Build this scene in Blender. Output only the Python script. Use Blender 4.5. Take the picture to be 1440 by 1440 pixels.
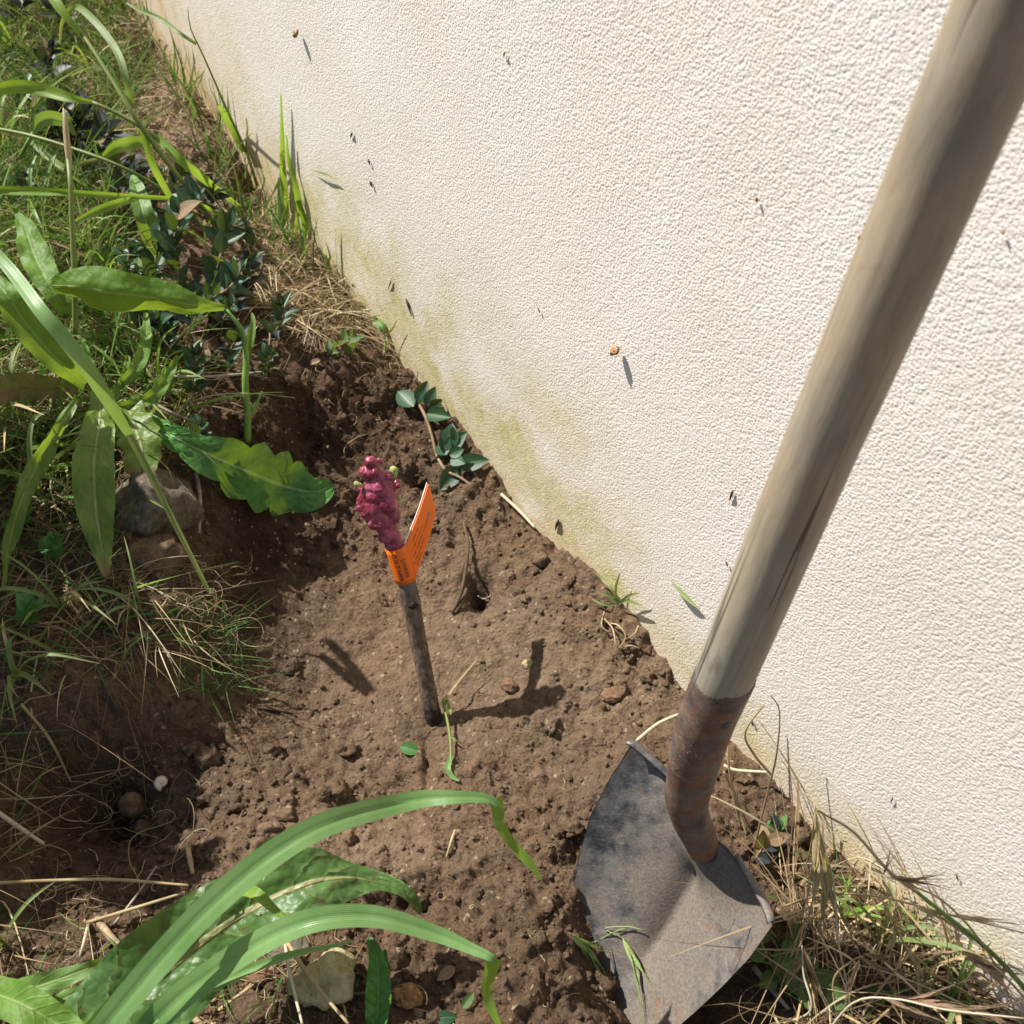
import bpy, math, random
import numpy as np
from mathutils import Vector, Matrix, Quaternion

for o in list(bpy.data.objects):
    bpy.data.objects.remove(o, do_unlink=True)
SC = bpy.context.scene
COL = SC.collection
random.seed(7)
RNG = np.random.default_rng(11)

# ------------------------------------------------------------------ camera
F_PX, PIX = 1326.0, 1440.0            # focal length and size of the photograph in pixels
CAM_H, PITCH = 0.83, math.radians(48)  # phone held about 0.8 m above the bed, tilted down
cam_d = bpy.data.cameras.new('camera')
cam_d.sensor_width = 36.0
cam_d.lens = 36.0 * F_PX / PIX
cam_d.clip_start = 0.02
cam_d.clip_end = 200
cam_d.dof.use_dof = True
cam_d.dof.focus_distance = 0.90
cam_d.dof.aperture_fstop = 12.0
cam = bpy.data.objects.new('camera', cam_d)
COL.objects.link(cam)
cam.location = (0, 0, CAM_H)
cam.rotation_euler = (math.pi / 2 - PITCH, 0, 0)
SC.camera = cam

# ------------------------------------------------------------------ sky, sun, exposure
SUN = Vector((0.553, -0.345, -0.758)).normalized()   # the way the light travels
world = bpy.data.worlds.new('World')
SC.world = world
world.use_nodes = True
wn = world.node_tree
bg = wn.nodes['Background']
sky = wn.nodes.new('ShaderNodeTexSky')
sky.sky_type = 'NISHITA'
sky.sun_disc = False
sky.sun_elevation = math.asin(-SUN.z)
sky.sun_rotation = math.atan2(-SUN.x, -SUN.y)
wn.links.new(sky.outputs[0], bg.inputs[0])
bg.inputs[1].default_value = 0.066
sun_d = bpy.data.lights.new('sun', 'SUN')
sun_d.energy = 5.0
sun_d.angle = math.radians(0.55)
sun_d.color = (1.0, 0.955, 0.89)
sun = bpy.data.objects.new('sun', sun_d)
COL.objects.link(sun)
sun.rotation_euler = SUN.to_track_quat('-Z', 'Y').to_euler()
sun.location = (-2, 2, 4)
SC.view_settings.view_transform = 'Standard'
SC.view_settings.look = 'None'
SC.view_settings.gamma = 1.0
SC.view_settings.exposure = 0.78
SC.view_settings.use_curve_mapping = False

SC.cycles.max_bounces = 6
SC.cycles.diffuse_bounces = 3
SC.cycles.glossy_bounces = 2
SC.cycles.transmission_bounces = 4

# ------------------------------------------------------------------ helpers: pixels to rays
CP, SP = math.cos(PITCH), math.sin(PITCH)
CAMP = np.array([0, 0, CAM_H])

def ray(px, py):
    x = (px - 720) / F_PX
    y = (py - 720) / F_PX
    return np.array([x, CP - y * SP, -SP - y * CP])

def atz(px, py, z):
    r = ray(px, py)
    return CAMP + r * ((z - CAM_H) / r[2])

def proj(P):
    P = np.asarray(P, float)
    rx, ry, rz = P[..., 0], P[..., 1], P[..., 2] - CAM_H
    zc = ry * CP - rz * SP
    zc = np.where(zc < 0.05, 0.05, zc)
    yc = -ry * SP - rz * CP
    return 720 + F_PX * rx / zc, 720 + F_PX * yc / zc, zc

# wall line: two points of the foot of the wall
WA = atz(235, 90, 0.05)
WB = atz(1290, 1300, 0.0)
WD = (WB - WA)[:2]; WL = np.linalg.norm(WD); WD = WD / WL
WN = np.array([WD[1], -WD[0]])
if WN[0] > 0: WN = -WN                      # points from the wall to the garden

def onwall(px, py, off=0.0):
    r = ray(px, py)
    t = (np.dot(WA[:2], WN) + off) / np.dot(r[:2], WN)
    return CAMP + r * t

# ------------------------------------------------------------------ helpers: noise
class Noise:
    def __init__(self, seed):
        r = np.random.default_rng(seed)
        p = r.permutation(256); self.p = np.concatenate([p, p, p])
        a = r.random(256) * 2 * np.pi
        self.g2 = np.stack([np.cos(a), np.sin(a)], 1)
        v = r.normal(size=(256, 3)); self.g3 = v / np.linalg.norm(v, axis=1)[:, None]
        self.c = r.random((256, 3))
    def n2(self, x, y):
        xi = np.floor(x).astype(int); yi = np.floor(y).astype(int)
        fx, fy = x - xi, y - yi
        u = fx * fx * fx * (fx * (fx * 6 - 15) + 10); v = fy * fy * fy * (fy * (fy * 6 - 15) + 10)
        def g(ix, iy, dx, dy):
            h = self.p[self.p[ix & 255] + (iy & 255)]
            gr = self.g2[h]
            return gr[..., 0] * dx + gr[..., 1] * dy
        a = g(xi, yi, fx, fy); b = g(xi + 1, yi, fx - 1, fy)
        c = g(xi, yi + 1, fx, fy - 1); d = g(xi + 1, yi + 1, fx - 1, fy - 1)
        return 1.4 * ((a * (1 - u) + b * u) * (1 - v) + (c * (1 - u) + d * u) * v)
    def n3(self, P):
        i = np.floor(P).astype(int); f = P - i
        w = f * f * f * (f * (f * 6 - 15) + 10)
        out = 0
        for dx in (0, 1):
            for dy in (0, 1):
                for dz in (0, 1):
                    h = self.p[self.p[self.p[(i[:, 0] + dx) & 255] + ((i[:, 1] + dy) & 255)] + ((i[:, 2] + dz) & 255)]
                    gd = (self.g3[h] * (f - np.array([dx, dy, dz]))).sum(1)
                    wt = (w[:, 0] if dx else 1 - w[:, 0]) * (w[:, 1] if dy else 1 - w[:, 1]) * (w[:, 2] if dz else 1 - w[:, 2])
                    out = out + gd * wt
        return out * 1.5
    def cell(self, x, y):
        """distance to the nearest feature point, its id value"""
        xi = np.floor(x).astype(int); yi = np.floor(y).astype(int)
        best = np.full(x.shape, 9.0); val = np.zeros(x.shape)
        for dx in (-1, 0, 1):
            for dy in (-1, 0, 1):
                h = self.p[self.p[(xi + dx) & 255] + ((yi + dy) & 255)]
                c = self.c[h]
                d = (xi + dx + c[..., 0] - x) ** 2 + (yi + dy + c[..., 1] - y) ** 2
                m = d < best
                best = np.where(m, d, best); val = np.where(m, c[..., 2], val)
        return np.sqrt(best), val
NZ = [Noise(s) for s in range(8)]

def fbm2(x, y, k=0, octv=4, gain=0.5):
    a, s, o = 1.0, 0.0, 0.0
    for i in range(octv):
        s = s + a * NZ[(k + i) % 8].n2(x * 2 ** i + 17.3 * i, y * 2 ** i - 9.1 * i)
        a *= gain
    return s

def smooth(a, b, x):
    t = np.clip((x - a) / (b - a), 0, 1)
    return t * t * (3 - 2 * t)

# ------------------------------------------------------------------ helpers: objects
def mesh_np(name, V, Fs, smooth_shade=True, uv=None, attrs=None):
    """V (n,3); Fs list of int arrays (m,3) or (m,4); uv per vertex (n,2); attrs {name: (n,) or (n,3)}"""
    me = bpy.data.meshes.new(name)
    V = np.ascontiguousarray(V, np.float32)
    if not isinstance(Fs, list): Fs = [Fs]
    Fs = [np.asarray(f, np.int32) for f in Fs if len(f)]
    loops = np.concatenate([f.ravel() for f in Fs])
    sizes = np.concatenate([np.full(len(f), f.shape[1], np.int32) for f in Fs])
    starts = np.concatenate([[0], np.cumsum(sizes)[:-1]]).astype(np.int32)
    me.vertices.add(len(V)); me.vertices.foreach_set('co', V.ravel())
    me.loops.add(len(loops)); me.loops.foreach_set('vertex_index', loops)
    me.polygons.add(len(sizes)); me.polygons.foreach_set('loop_start', starts)
    me.polygons.foreach_set('use_smooth', np.full(len(sizes), smooth_shade))
    me.update(calc_edges=True)
    if uv is not None:
        l = me.uv_layers.new(name='UVMap')
        l.data.foreach_set('uv', np.asarray(uv, np.float32)[loops].ravel())
    for k, a in (attrs or {}).items():
        a = np.asarray(a, np.float32)
        if a.ndim == 1:
            at = me.attributes.new(k, 'FLOAT', 'POINT'); at.data.foreach_set('value', a)
        else:
            at = me.attributes.new(k, 'FLOAT_VECTOR', 'POINT'); at.data.foreach_set('vector', a.ravel())
    me.validate()
    return me

def add(name, me, material=None, parent=None, loc=None, label=None, cat=None, group=None, kind=None):
    o = bpy.data.objects.new(name, me)
    COL.objects.link(o)
    if material is not None and me is not None and not me.materials:
        me.materials.append(material)
    if parent is not None: o.parent = parent
    if loc is not None: o.location = loc
    if label: o['label'] = label
    if cat: o['category'] = cat
    if group: o['group'] = group
    if kind: o['kind'] = kind
    return o

def thing(name, label, cat, group=None):
    return add(name, None, label=label, cat=cat, group=group)

def catmull(pts, n):
    """resample a polyline smoothly: pts (k,d) -> (n,d)"""
    P = np.asarray(pts, float)
    k = len(P)
    if k == 2:
        t = np.linspace(0, 1, n)[:, None]
        return P[0] * (1 - t) + P[1] * t
    Q = np.vstack([2 * P[0] - P[1], P, 2 * P[-1] - P[-2]])
    seg = np.linalg.norm(np.diff(P[:, :3], axis=0), axis=1); cum = np.concatenate([[0], np.cumsum(seg)])
    u = np.linspace(0, cum[-1], n)
    i = np.clip(np.searchsorted(cum, u, side='right') - 1, 0, k - 2)
    t = ((u - cum[i]) / np.maximum(seg[i], 1e-9))[:, None]
    p0, p1, p2, p3 = Q[i], Q[i + 1], Q[i + 2], Q[i + 3]
    return 0.5 * (2 * p1 + (p2 - p0) * t + (2 * p0 - 5 * p1 + 4 * p2 - p3) * t ** 2 + (3 * p1 - p0 - 3 * p2 + p3) * t ** 3)

def unit(v):
    v = np.asarray(v, float)
    return v / np.maximum(np.linalg.norm(v, axis=-1, keepdims=True), 1e-12)

def grid_faces(nu, nv, wrap=False):
    i = np.arange(nu - 1)[:, None]
    m = nv if wrap else nv - 1
    j = np.arange(m)[None, :]
    a = i * nv + j; b = i * nv + (j + 1) % nv
    return np.stack([a, b, b + nv, a + nv], -1).reshape(-1, 4)

def tube_arrays(path, rad, sides=8, cap=True):
    P = np.asarray(path, float); n = len(P)
    rad = np.broadcast_to(np.asarray(rad, float), (n,))
    T = unit(np.gradient(P, axis=0))
    ref = np.array([0, 0, 1.0]) if abs(T[0][2]) < .9 else np.array([1.0, 0, 0])
    N = np.zeros_like(P); N[0] = unit(np.cross(T[0], ref))
    for i in range(1, n):
        v = N[i - 1] - T[i] * np.dot(N[i - 1], T[i]); N[i] = unit(v)
    B = np.cross(T, N)
    a = np.linspace(0, 2 * np.pi, sides, endpoint=False)
    V = P[:, None, :] + rad[:, None, None] * (np.cos(a)[None, :, None] * N[:, None, :] + np.sin(a)[None, :, None] * B[:, None, :])
    V = V.reshape(-1, 3)
    Fq = grid_faces(n, sides, True)
    Fs = [Fq]
    if cap:
        V = np.vstack([V, P[0], P[-1]])
        c0, c1 = n * sides, n * sides + 1
        j = np.arange(sides); k = (j + 1) % sides
        Fs.append(np.stack([np.full(sides, c0), k, j], 1))
        Fs.append(np.stack([np.full(sides, c1), (n - 1) * sides + j, (n - 1) * sides + k], 1))
    uv = np.stack([np.tile(np.arange(sides) / sides, n), np.repeat(np.linspace(0, 1, n), sides)], 1)
    if cap: uv = np.vstack([uv, [0, 0], [0, 1]])
    return V, Fs, uv

def tube(name, path, rad, material, parent=None, sides=8, n=None, **kw):
    P = catmull(path, n) if n else np.asarray(path, float)
    if n and np.ndim(rad) == 1:
        rad = np.interp(np.linspace(0, 1, n), np.linspace(0, 1, len(rad)), rad)
    V, Fs, uv = tube_arrays(P, rad, sides)
    return add(name, mesh_np(name, V, Fs, uv=uv), material, parent, **kw)

# icospheres
def ico(sub):
    import bmesh
    bm = bmesh.new(); bmesh.ops.create_icosphere(bm, subdivisions=sub, radius=1.0)
    V = np.array([v.co[:] for v in bm.verts]); Fc = np.array([[v.index for v in f.verts] for f in bm.faces]); bm.free()
    return V, Fc
ICO1, ICO2, ICO3, ICO4 = ico(1), ico(2), ico(3), ico(4)

# ------------------------------------------------------------------ helpers: materials
class M:
    """small node builder"""
    def __init__(self, name):
        self.m = bpy.data.materials.new(name); self.m.use_nodes = True
        self.t = self.m.node_tree; self.b = self.t.nodes['Principled BSDF']; self.out = self.t.nodes['Material Output']
    def n(self, typ, inp=None, **props):
        nd = self.t.nodes.new('ShaderNode' + typ)
        for k, v in props.items(): setattr(nd, k, v)
        for k, v in (inp or {}).items(): self.set(nd.inputs[k], v)
        return nd
    def set(self, sock, v):
        if hasattr(v, 'links') or isinstance(v, bpy.types.NodeSocket): self.t.links.new(v, sock)
        elif isinstance(v, tuple) and sock.type == 'RGBA' and len(v) == 3: sock.default_value = (*v, 1)
        else: sock.default_value = v
    def coord(self, which='Object', scale=None):
        c = self.n('TexCoord').outputs[which]
        if scale is not None:
            mp = self.n('Mapping', {0: c}); mp.inputs['Scale'].default_value = scale
            return mp.outputs[0]
        return c
    def noise(self, scale, detail=4, rough=.55, vec=None, out='Fac', dist=0):
        return self.n('TexNoise', {'Scale': scale, 'Detail': detail, 'Roughness': rough, 'Distortion': dist, **({'Vector': vec} if vec is not None else {})}).outputs[out]
    def voro(self, scale, vec=None, feature='F1', out='Distance'):
        return self.n('TexVoronoi', {'Scale': scale, **({'Vector': vec} if vec is not None else {})}, feature=feature).outputs[out]
    def ramp(self, fac, stops):
        r = self.n('ValToRGB', {0: fac}); e = r.color_ramp.elements
        while len(e) < len(stops): e.new(0.5)
        for el, (p, c) in zip(e, stops):
            el.position = p; el.color = (*c, 1) if isinstance(c, tuple) else (c, c, c, 1)
        return r.outputs[0]
    def mix(self, fac, a, b, mode='MIX'):
        nd = self.n('Mix', data_type='RGBA', blend_type=mode)
        self.set(nd.inputs[0], fac); self.set(nd.inputs[6], a); self.set(nd.inputs[7], b)
        return nd.outputs[2]
    def math(self, op, a, b=0.0, clamp=False):
        nd = self.n('Math', operation=op, use_clamp=clamp); self.set(nd.inputs[0], a); self.set(nd.inputs[1], b)
        return nd.outputs[0]
    def attr(self, name, out='Fac'):
        return self.n('Attribute', attribute_name=name).outputs[out]
    def bump(self, h, strength=.5, dist=.001, normal=None):
        return self.n('Bump', {'Height': h, 'Strength': strength, 'Distance': dist, **({'Normal': normal} if normal is not None else {})}).outputs[0]
    def done(self, color=None, rough=None, normal=None, metal=None, spec=None, trans=None, trans_col=None):
        for k, v in (('Base Color', color), ('Roughness', rough), ('Normal', normal), ('Metallic', metal), ('Specular IOR Level', spec)):
            if v is not None: self.set(self.b.inputs[k], v)
        if trans:
            tr = self.n('BsdfTranslucent', {'Color': trans_col if trans_col is not None else color})
            mx = self.n('MixShader', {0: trans, 1: self.b.outputs[0], 2: tr.outputs[0]})
            self.t.links.new(mx.outputs[0], self.out.inputs[0])
        return self.m
# ------------------------------------------------------------------ materials
def soil_mat():
    m = M('soil')
    big = m.noise(9, 5, .6, m.coord()); mid = m.noise(70, 5, .65, m.coord()); fine = m.noise(420, 3, .7, m.coord())
    c = m.ramp(mid, [(.25, (.060, .039, .025)), (.5, (.142, .095, .061)), (.78, (.245, .175, .117))])
    c = m.mix(m.math('MULTIPLY', fine, .8), c, m.ramp(fine, [(.3, (.045, .030, .020)), (.55, (.165, .111, .072)), (.75, (.31, .23, .16))]))
    warm = m.ramp(big, [(.4, (1, 1, 1)), (.62, (1.06, .99, .90))])
    c = m.mix(1.0, c, warm, 'MULTIPLY')
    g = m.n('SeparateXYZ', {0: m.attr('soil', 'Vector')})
    dry, wet_shade = g.outputs[0], g.outputs[1]
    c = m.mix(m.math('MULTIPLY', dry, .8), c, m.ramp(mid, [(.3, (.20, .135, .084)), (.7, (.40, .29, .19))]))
    c = m.mix(wet_shade, c, m.mix(1.0, c, (.40, .36, .34), 'MULTIPLY'))  # darker where damp, and where the pit's shade is painted
    grit = m.voro(330, m.coord(), out='Color')
    gs = m.n('SeparateColor', {0: grit})
    c = m.mix(m.ramp(gs.outputs[0], [(.985, 0.0), (.99, .6)]), c, (.46, .36, .25))
    h = m.math('ADD', m.noise(260, 6, .75, m.coord()), m.math('MULTIPLY', m.voro(230, m.coord()), -.5))
    return m.done(c, .95, m.bump(h, 1.0, .0050), spec=.10)

def wall_mat():
    m = M('stucco')
    v = m.coord()
    st = m.n('SeparateXYZ', {0: m.attr('stain', 'Vector')})
    blot = m.noise(5, 4, .6, v)
    c = m.ramp(blot, [(.35, (.79, .72, .64)), (.65, (.83, .775, .715))])
    speck = m.noise(120, 2, .5, v)
    c = m.mix(m.ramp(speck, [(.62, 0.0), (.75, .35)]), c, (.80, .70, .60))
    n1 = m.noise(14, 6, .7, v)
    alg = m.math('MULTIPLY', st.outputs[0], m.ramp(n1, [(.25, .45), (.65, 1.0)]))
    c = m.mix(alg, c, m.ramp(m.noise(60, 4, .6, v), [(.3, (.47, .41, .15)), (.7, (.66, .57, .30))]))
    spl = m.math('MULTIPLY', st.outputs[1], m.ramp(n1, [(.3, .6), (.7, 1.0)]))
    c = m.mix(spl, c, (.66, .44, .24))
    pits = m.voro(430, v)
    h = m.math('ADD', m.math('MULTIPLY', m.noise(420, 3, .55, v), 1.2), m.math('MULTIPLY', pits, -1.1))
    return m.done(c, .93, m.bump(h, .34, .0014), spec=.15)

def leaf_mat(name, dark, lightc, vein, trans=.3, rough=.42, nv=9, spots=0.0, bump=.35, spec=.45, tip=None, slope=1.4, veins=.16):
    m = M(name)
    uv = m.n('SeparateXYZ', {0: m.coord('UV')})
    u = m.math('ABSOLUTE', m.math('SUBTRACT', m.math('MULTIPLY', uv.outputs[0], 2), 1))
    rib = m.ramp(u, [(.0, 1.0), (.045, .9), (.085, 0.0)])
    ph = m.math('SUBTRACT', m.math('MULTIPLY', uv.outputs[1], nv), m.math('MULTIPLY', u, slope))
    nz = m.noise(60, 3, .5, m.coord())
    ph = m.math('ADD', ph, m.math('MULTIPLY', nz, .9))
    tri = m.math('ABSOLUTE', m.math('SUBTRACT', m.math('FRACT', ph), .5))
    vm = m.ramp(tri, [(.0, 1.0), (.05, .55), (.16, 0.0)])
    blot = m.noise(38, 5, .6, m.coord())
    c = m.mix(m.ramp(blot, [(.3, 0.0), (.7, 1.0)]), dark, lightc)
    c = m.mix(m.math('MULTIPLY', vm, veins), c, vein)
    c = m.mix(rib, c, vein)
    if spots:
        sp = m.ramp(m.noise(90, 3, .6, m.coord()), [(.60, 0.0), (.68, spots)])
        c = m.mix(sp, c, (.10, .055, .025))
    if tip is not None:
        tm = m.math('MULTIPLY', m.math('SUBTRACT', m.math('ADD', uv.outputs[1], m.math('MULTIPLY', m.noise(50, 3, .6, m.coord()), .25)), 1.0), 8.0, True)
        c = m.mix(tm, c, tip)
    cells = m.voro(130, m.coord(), 'F1')
    h = m.math('ADD', m.math('MULTIPLY', vm, -.45), m.math('MULTIPLY', cells, -.9))
    h = m.math('ADD', h, m.math('MULTIPLY', rib, -.8))
    tc = m.mix(.65, c, (.42, .55, .03))
    return m.done(c, rough, m.bump(h, bump, .002), spec=spec, trans=trans, trans_col=tc)

def blade_mat(name, base, light, trans=.35, rough=.4, tipc=None, spec=.4):
    m = M(name)
    uv = m.n('SeparateXYZ', {0: m.coord('UV')})
    st = m.math('SINE', m.math('MULTIPLY', uv.outputs[0], 75))
    nz = m.noise(30, 4, .6, m.coord())
    c = m.mix(m.ramp(nz, [(.35, 0.0), (.65, 1.0)]), base, light)
    c = m.mix(m.math('MULTIPLY', m.math('ADD', st, 1), .16), c, light)
    u = m.math('ABSOLUTE', m.math('SUBTRACT', m.math('MULTIPLY', uv.outputs[0], 2), 1))
    c = m.mix(m.ramp(u, [(.0, .45), (.10, 0.0)]), c, light)
    if tipc is not None:
        c = m.mix(m.ramp(uv.outputs[1], [(.70, 0.0), (.98, 1.0)]), c, tipc)
    c = m.mix(m.ramp(m.noise(170, 2, .5, m.coord()), [(.70, 0.0), (.78, .5)]), c, (.24, .20, .07))
    tc = m.mix(.6, c, (.40, .55, .04))
    return m.done(c, rough, m.bump(st, .18, .0005), spec=spec, trans=trans, trans_col=tc)

def tuft_mat(name, stops, trans=.3, rough=.6):
    m = M(name)
    c = m.ramp(m.attr('rnd'), stops)
    return m.done(c, rough, trans=trans, spec=.25)

def plain(name, col, rough=.6, var=.35, scale=80, spec=.3, metal=0.0, bump=.3, trans=0, stretch=None):
    m = M(name)
    v = m.coord('Object', stretch) if stretch else m.coord()
    n = m.noise(scale, 5, .6, v)
    d = tuple(max(0, x * (1 - var)) for x in col); l = tuple(min(1, x * (1 + var)) for x in col)
    c = m.ramp(n, [(.3, d), (.7, l)])
    return m.done(c, rough, m.bump(n, bump, .002), metal=metal, spec=spec, trans=trans)

def stone_mat(name, a, b, c3, moss=0.0):
    m = M(name)
    v = m.coord()
    n = m.noise(55, 8, .75, v)
    c = m.ramp(n, [(.36, a), (.5, b), (.64, c3)])
    c = m.mix(m.ramp(m.noise(160, 3, .6, v), [(.55, 0.0), (.7, .5)]), c, tuple(x * .45 for x in a))
    if moss:
        c = m.mix(m.ramp(m.noise(22, 4, .6, v), [(.52, 0.0), (.66, moss)]), c, (.10, .11, .05))
    return m.done(c, .92, m.bump(n, 1.0, .012), spec=.1)

def wood_mat():
    m = M('weathered_ash_wood')
    g = m.noise(1.0, 7, .65, m.coord('Object', (75, 75, 17)), dist=.4)
    wide = m.noise(1.0, 5, .6, m.coord('Object', (30, 30, 16)))
    c = m.ramp(g, [(.25, (.235, .178, .113)), (.48, (.31, .243, .162)), (.72, (.375, .305, .21))])
    grey = m.ramp(wide, [(.42, 0.0), (.62, .8)])
    c = m.mix(grey, c, m.ramp(g, [(.3, (.205, .178, .135)), (.7, (.30, .268, .21))]))
    z = m.n('SeparateXYZ', {0: m.coord()}).outputs[2]
    low = m.math('SUBTRACT', 1.0, m.math('DIVIDE', m.math('SUBTRACT', z, .02), .16), True)
    c = m.mix(m.math('MULTIPLY', low, m.ramp(m.noise(26, 4, .6, m.coord()), [(.3, .35), (.6, .95)])), c, m.ramp(g, [(.3, (.235, .225, .175)), (.7, (.355, .335, .265))]))
    lines = m.ramp(m.noise(1.0, 4, .7, m.coord('Object', (420, 420, 9))), [(.35, 1.0), (.6, 0.0)])
    c = m.mix(m.math('MULTIPLY', lines, .22), c, (.11, .085, .055))
    crack = m.ramp(m.noise(1.0, 3, .5, m.coord('Object', (170, 170, 3.2)), dist=.6), [(.64, 0.0), (.68, .85)])
    c = m.mix(crack, c, (.055, .042, .03))
    spots = m.ramp(m.noise(42, 4, .65, m.coord('Object', (1, 1, .45))), [(.60, 0.0), (.72, .55)])
    c = m.mix(spots, c, (.10, .075, .05))
    return m.done(c, .62, m.bump(m.math('SUBTRACT', g, m.math('MULTIPLY', crack, .8)), .35, .0015), spec=.3)

def steel_mat(name, rust, dust):
    m = M(name)
    v = m.coord()
    n = m.noise(55, 7, .7, v); n2 = m.noise(13, 7, .72, v); fine = m.noise(420, 3, .7, v)
    c = m.ramp(n, [(.3, (.058, .060, .064)), (.5, (.115, .116, .119)), (.72, (.21, .208, .206))])
    scr = m.ramp(m.noise(1.0, 3, .6, m.coord('Object', (40, 420, 300)), dist=.3), [(.60, 0.0), (.70, .65)])
    c = m.mix(scr, c, (.30, .29, .29))
    dm = m.ramp(m.math('ADD', m.math('ADD', n2, m.math('MULTIPLY', n, .35)), m.math('MULTIPLY', m.attr('mud'), .22)), [(.60 - dust * .02, 0.0), (.80 - dust * .0, .92)])
    c = m.mix(dm, c, m.ramp(fine, [(.3, (.09, .075, .06)), (.7, (.205, .168, .13))]))
    rm = m.ramp(m.noise(46, 7, .75, v), [(.60 - .22 * rust, 0.0), (.74 - .16 * rust, .9)])
    c = m.mix(rm, c, m.ramp(n, [(.3, (.085, .035, .018)), (.7, (.235, .115, .055))]))
    cover = m.math('MAXIMUM', dm, rm)
    metal = m.math('SUBTRACT', .75, cover, True)
    rough = m.math('ADD', .42, m.math('MULTIPLY', cover, .45), True)
    h = m.math('ADD', n, m.math('MULTIPLY', fine, .6))
    return m.done(c, rough, m.bump(h, .55, .0013), metal=metal, spec=.4)

MT = dict(
    soil=soil_mat(), wall=wall_mat(), wood=wood_mat(),
    blade_steel=steel_mat('worn_blade_steel', .15, .95), socket_steel=steel_mat('rusty_socket_steel', 1.0, .55),
    dock=leaf_mat('dock_leaf', (.075, .165, .022), (.135, .255, .035), (.22, .32, .09), .32, .55, 12, .4, .4, .3),
    dock_front=leaf_mat('wrinkled_dock_leaf', (.04, .10, .022), (.085, .17, .045), (.30, .27, .13), .22, .42, 11, .55, .8, .35),
    hawk=leaf_mat('toothed_leaf', (.035, .13, .025), (.075, .22, .035), (.20, .36, .12), .16, .46, 9, .1, .8, .35),
    yellow_leaf=leaf_mat('yellowing_leaf', (.095, .175, .026), (.16, .25, .042), (.38, .42, .16), .38, .45, 10, .4, .5, tip=(.24, .17, .07)),
    pale_leaf=leaf_mat('pale_leaf', (.095, .19, .04), (.16, .28, .075), (.36, .45, .20), .32, .5, 8, .1, .25, .3),
    red_leaf=leaf_mat('reddish_leaf', (.15, .15, .035), (.26, .12, .06), (.36, .16, .09), .3, .45, 8, .3, .5),
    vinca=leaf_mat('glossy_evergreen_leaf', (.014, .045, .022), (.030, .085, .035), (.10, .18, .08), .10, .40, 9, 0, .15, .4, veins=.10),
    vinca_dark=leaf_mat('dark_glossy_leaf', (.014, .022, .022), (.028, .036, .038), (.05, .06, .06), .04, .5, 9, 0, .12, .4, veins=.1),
    vinca_brown=leaf_mat('dead_brown_leaf', (.16, .09, .05), (.30, .19, .11), (.34, .24, .15), .2, .6, 8, .3, .3),
    round_leaf=leaf_mat('small_round_leaf', (.055, .11, .028), (.10, .18, .05), (.17, .25, .09), .25, .45, 6, .1, .3),
    clover=leaf_mat('fresh_small_leaf', (.04, .15, .035), (.08, .24, .06), (.16, .3, .1), .3, .42, 7, 0, .3),
    blade=blade_mat('broad_grass_blade', (.125, .26, .072), (.205, .355, .125), .32, .36),
    blade_y=blade_mat('yellow_green_grass_blade', (.13, .25, .025), (.22, .34, .05), .42, .42),  # yellower green than the broad blades
    blade_d=blade_mat('dull_grass_blade', (.10, .17, .05), (.19, .24, .08), .3, .5, tipc=(.26, .24, .10)),
    stalk=blade_mat('grass_stalk', (.14, .20, .04), (.24, .27, .08), .2, .5),
    straw=blade_mat('dry_straw', (.34, .24, .12), (.52, .40, .23), .25, .6),
    straw_pale=blade_mat('bleached_straw', (.50, .42, .29), (.66, .58, .43), .25, .6),
    straw_red=blade_mat('purple_brown_husk', (.17, .095, .07), (.36, .24, .16), .25, .55),
    stem=plain('green_stem', (.14, .24, .045), .5, .3, 60),
    brown_stem=plain('woody_runner', (.24, .165, .10), .8, .4, 90),
    grey_twig=plain('grey_twig', (.28, .235, .18), .85, .4, 90),
    root=plain('dead_root', (.30, .215, .135), .8, .4, 70),
    dark_root=plain('buried_root', (.10, .062, .036), .9, .4, 70),
    grass=tuft_mat('lawn_grass', [(0.0, (.055, .13, .022)), (.35, (.10, .20, .03)), (.7, (.17, .26, .045)), (1.0, (.27, .28, .08))], .35),
    grass_shade=tuft_mat('fine_green_grass', [(0.0, (.045, .14, .028)), (.5, (.10, .22, .05)), (1.0, (.20, .28, .09))], .3),
    dry=tuft_mat('dry_grass', [(0.0, (.16, .105, .055)), (.4, (.33, .235, .12)), (.75, (.45, .35, .20)), (1.0, (.55, .47, .31))], .2, .7),
    wax=None)
# the shovel's blade: where it stands decides the soil around it
W3 = np.array([WD[0], WD[1], 0.0]); N3 = np.array([WN[0], WN[1], 0.0])
BZ0 = .045
BO = (atz(893, 1045, BZ0) + atz(1085, 1300, BZ0)) / 2
BO = BO + np.array([.019, .004, .0015])
BL = unit(N3 * .64 + np.array([0, 0, -.77]))
BN = unit(np.cross(W3, BL))
if BN[2] < 0: BN = -BN
LEN, HW = .262, np.linalg.norm(atz(893, 1045, BZ0) - atz(1085, 1300, BZ0)) / 2 * 1.0
def on_plane(px, py, off=.010):
    r = ray(px, py); return CAMP + r * (np.dot(BO + BN * off - CAMP, BN) / np.dot(r, BN))
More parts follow.
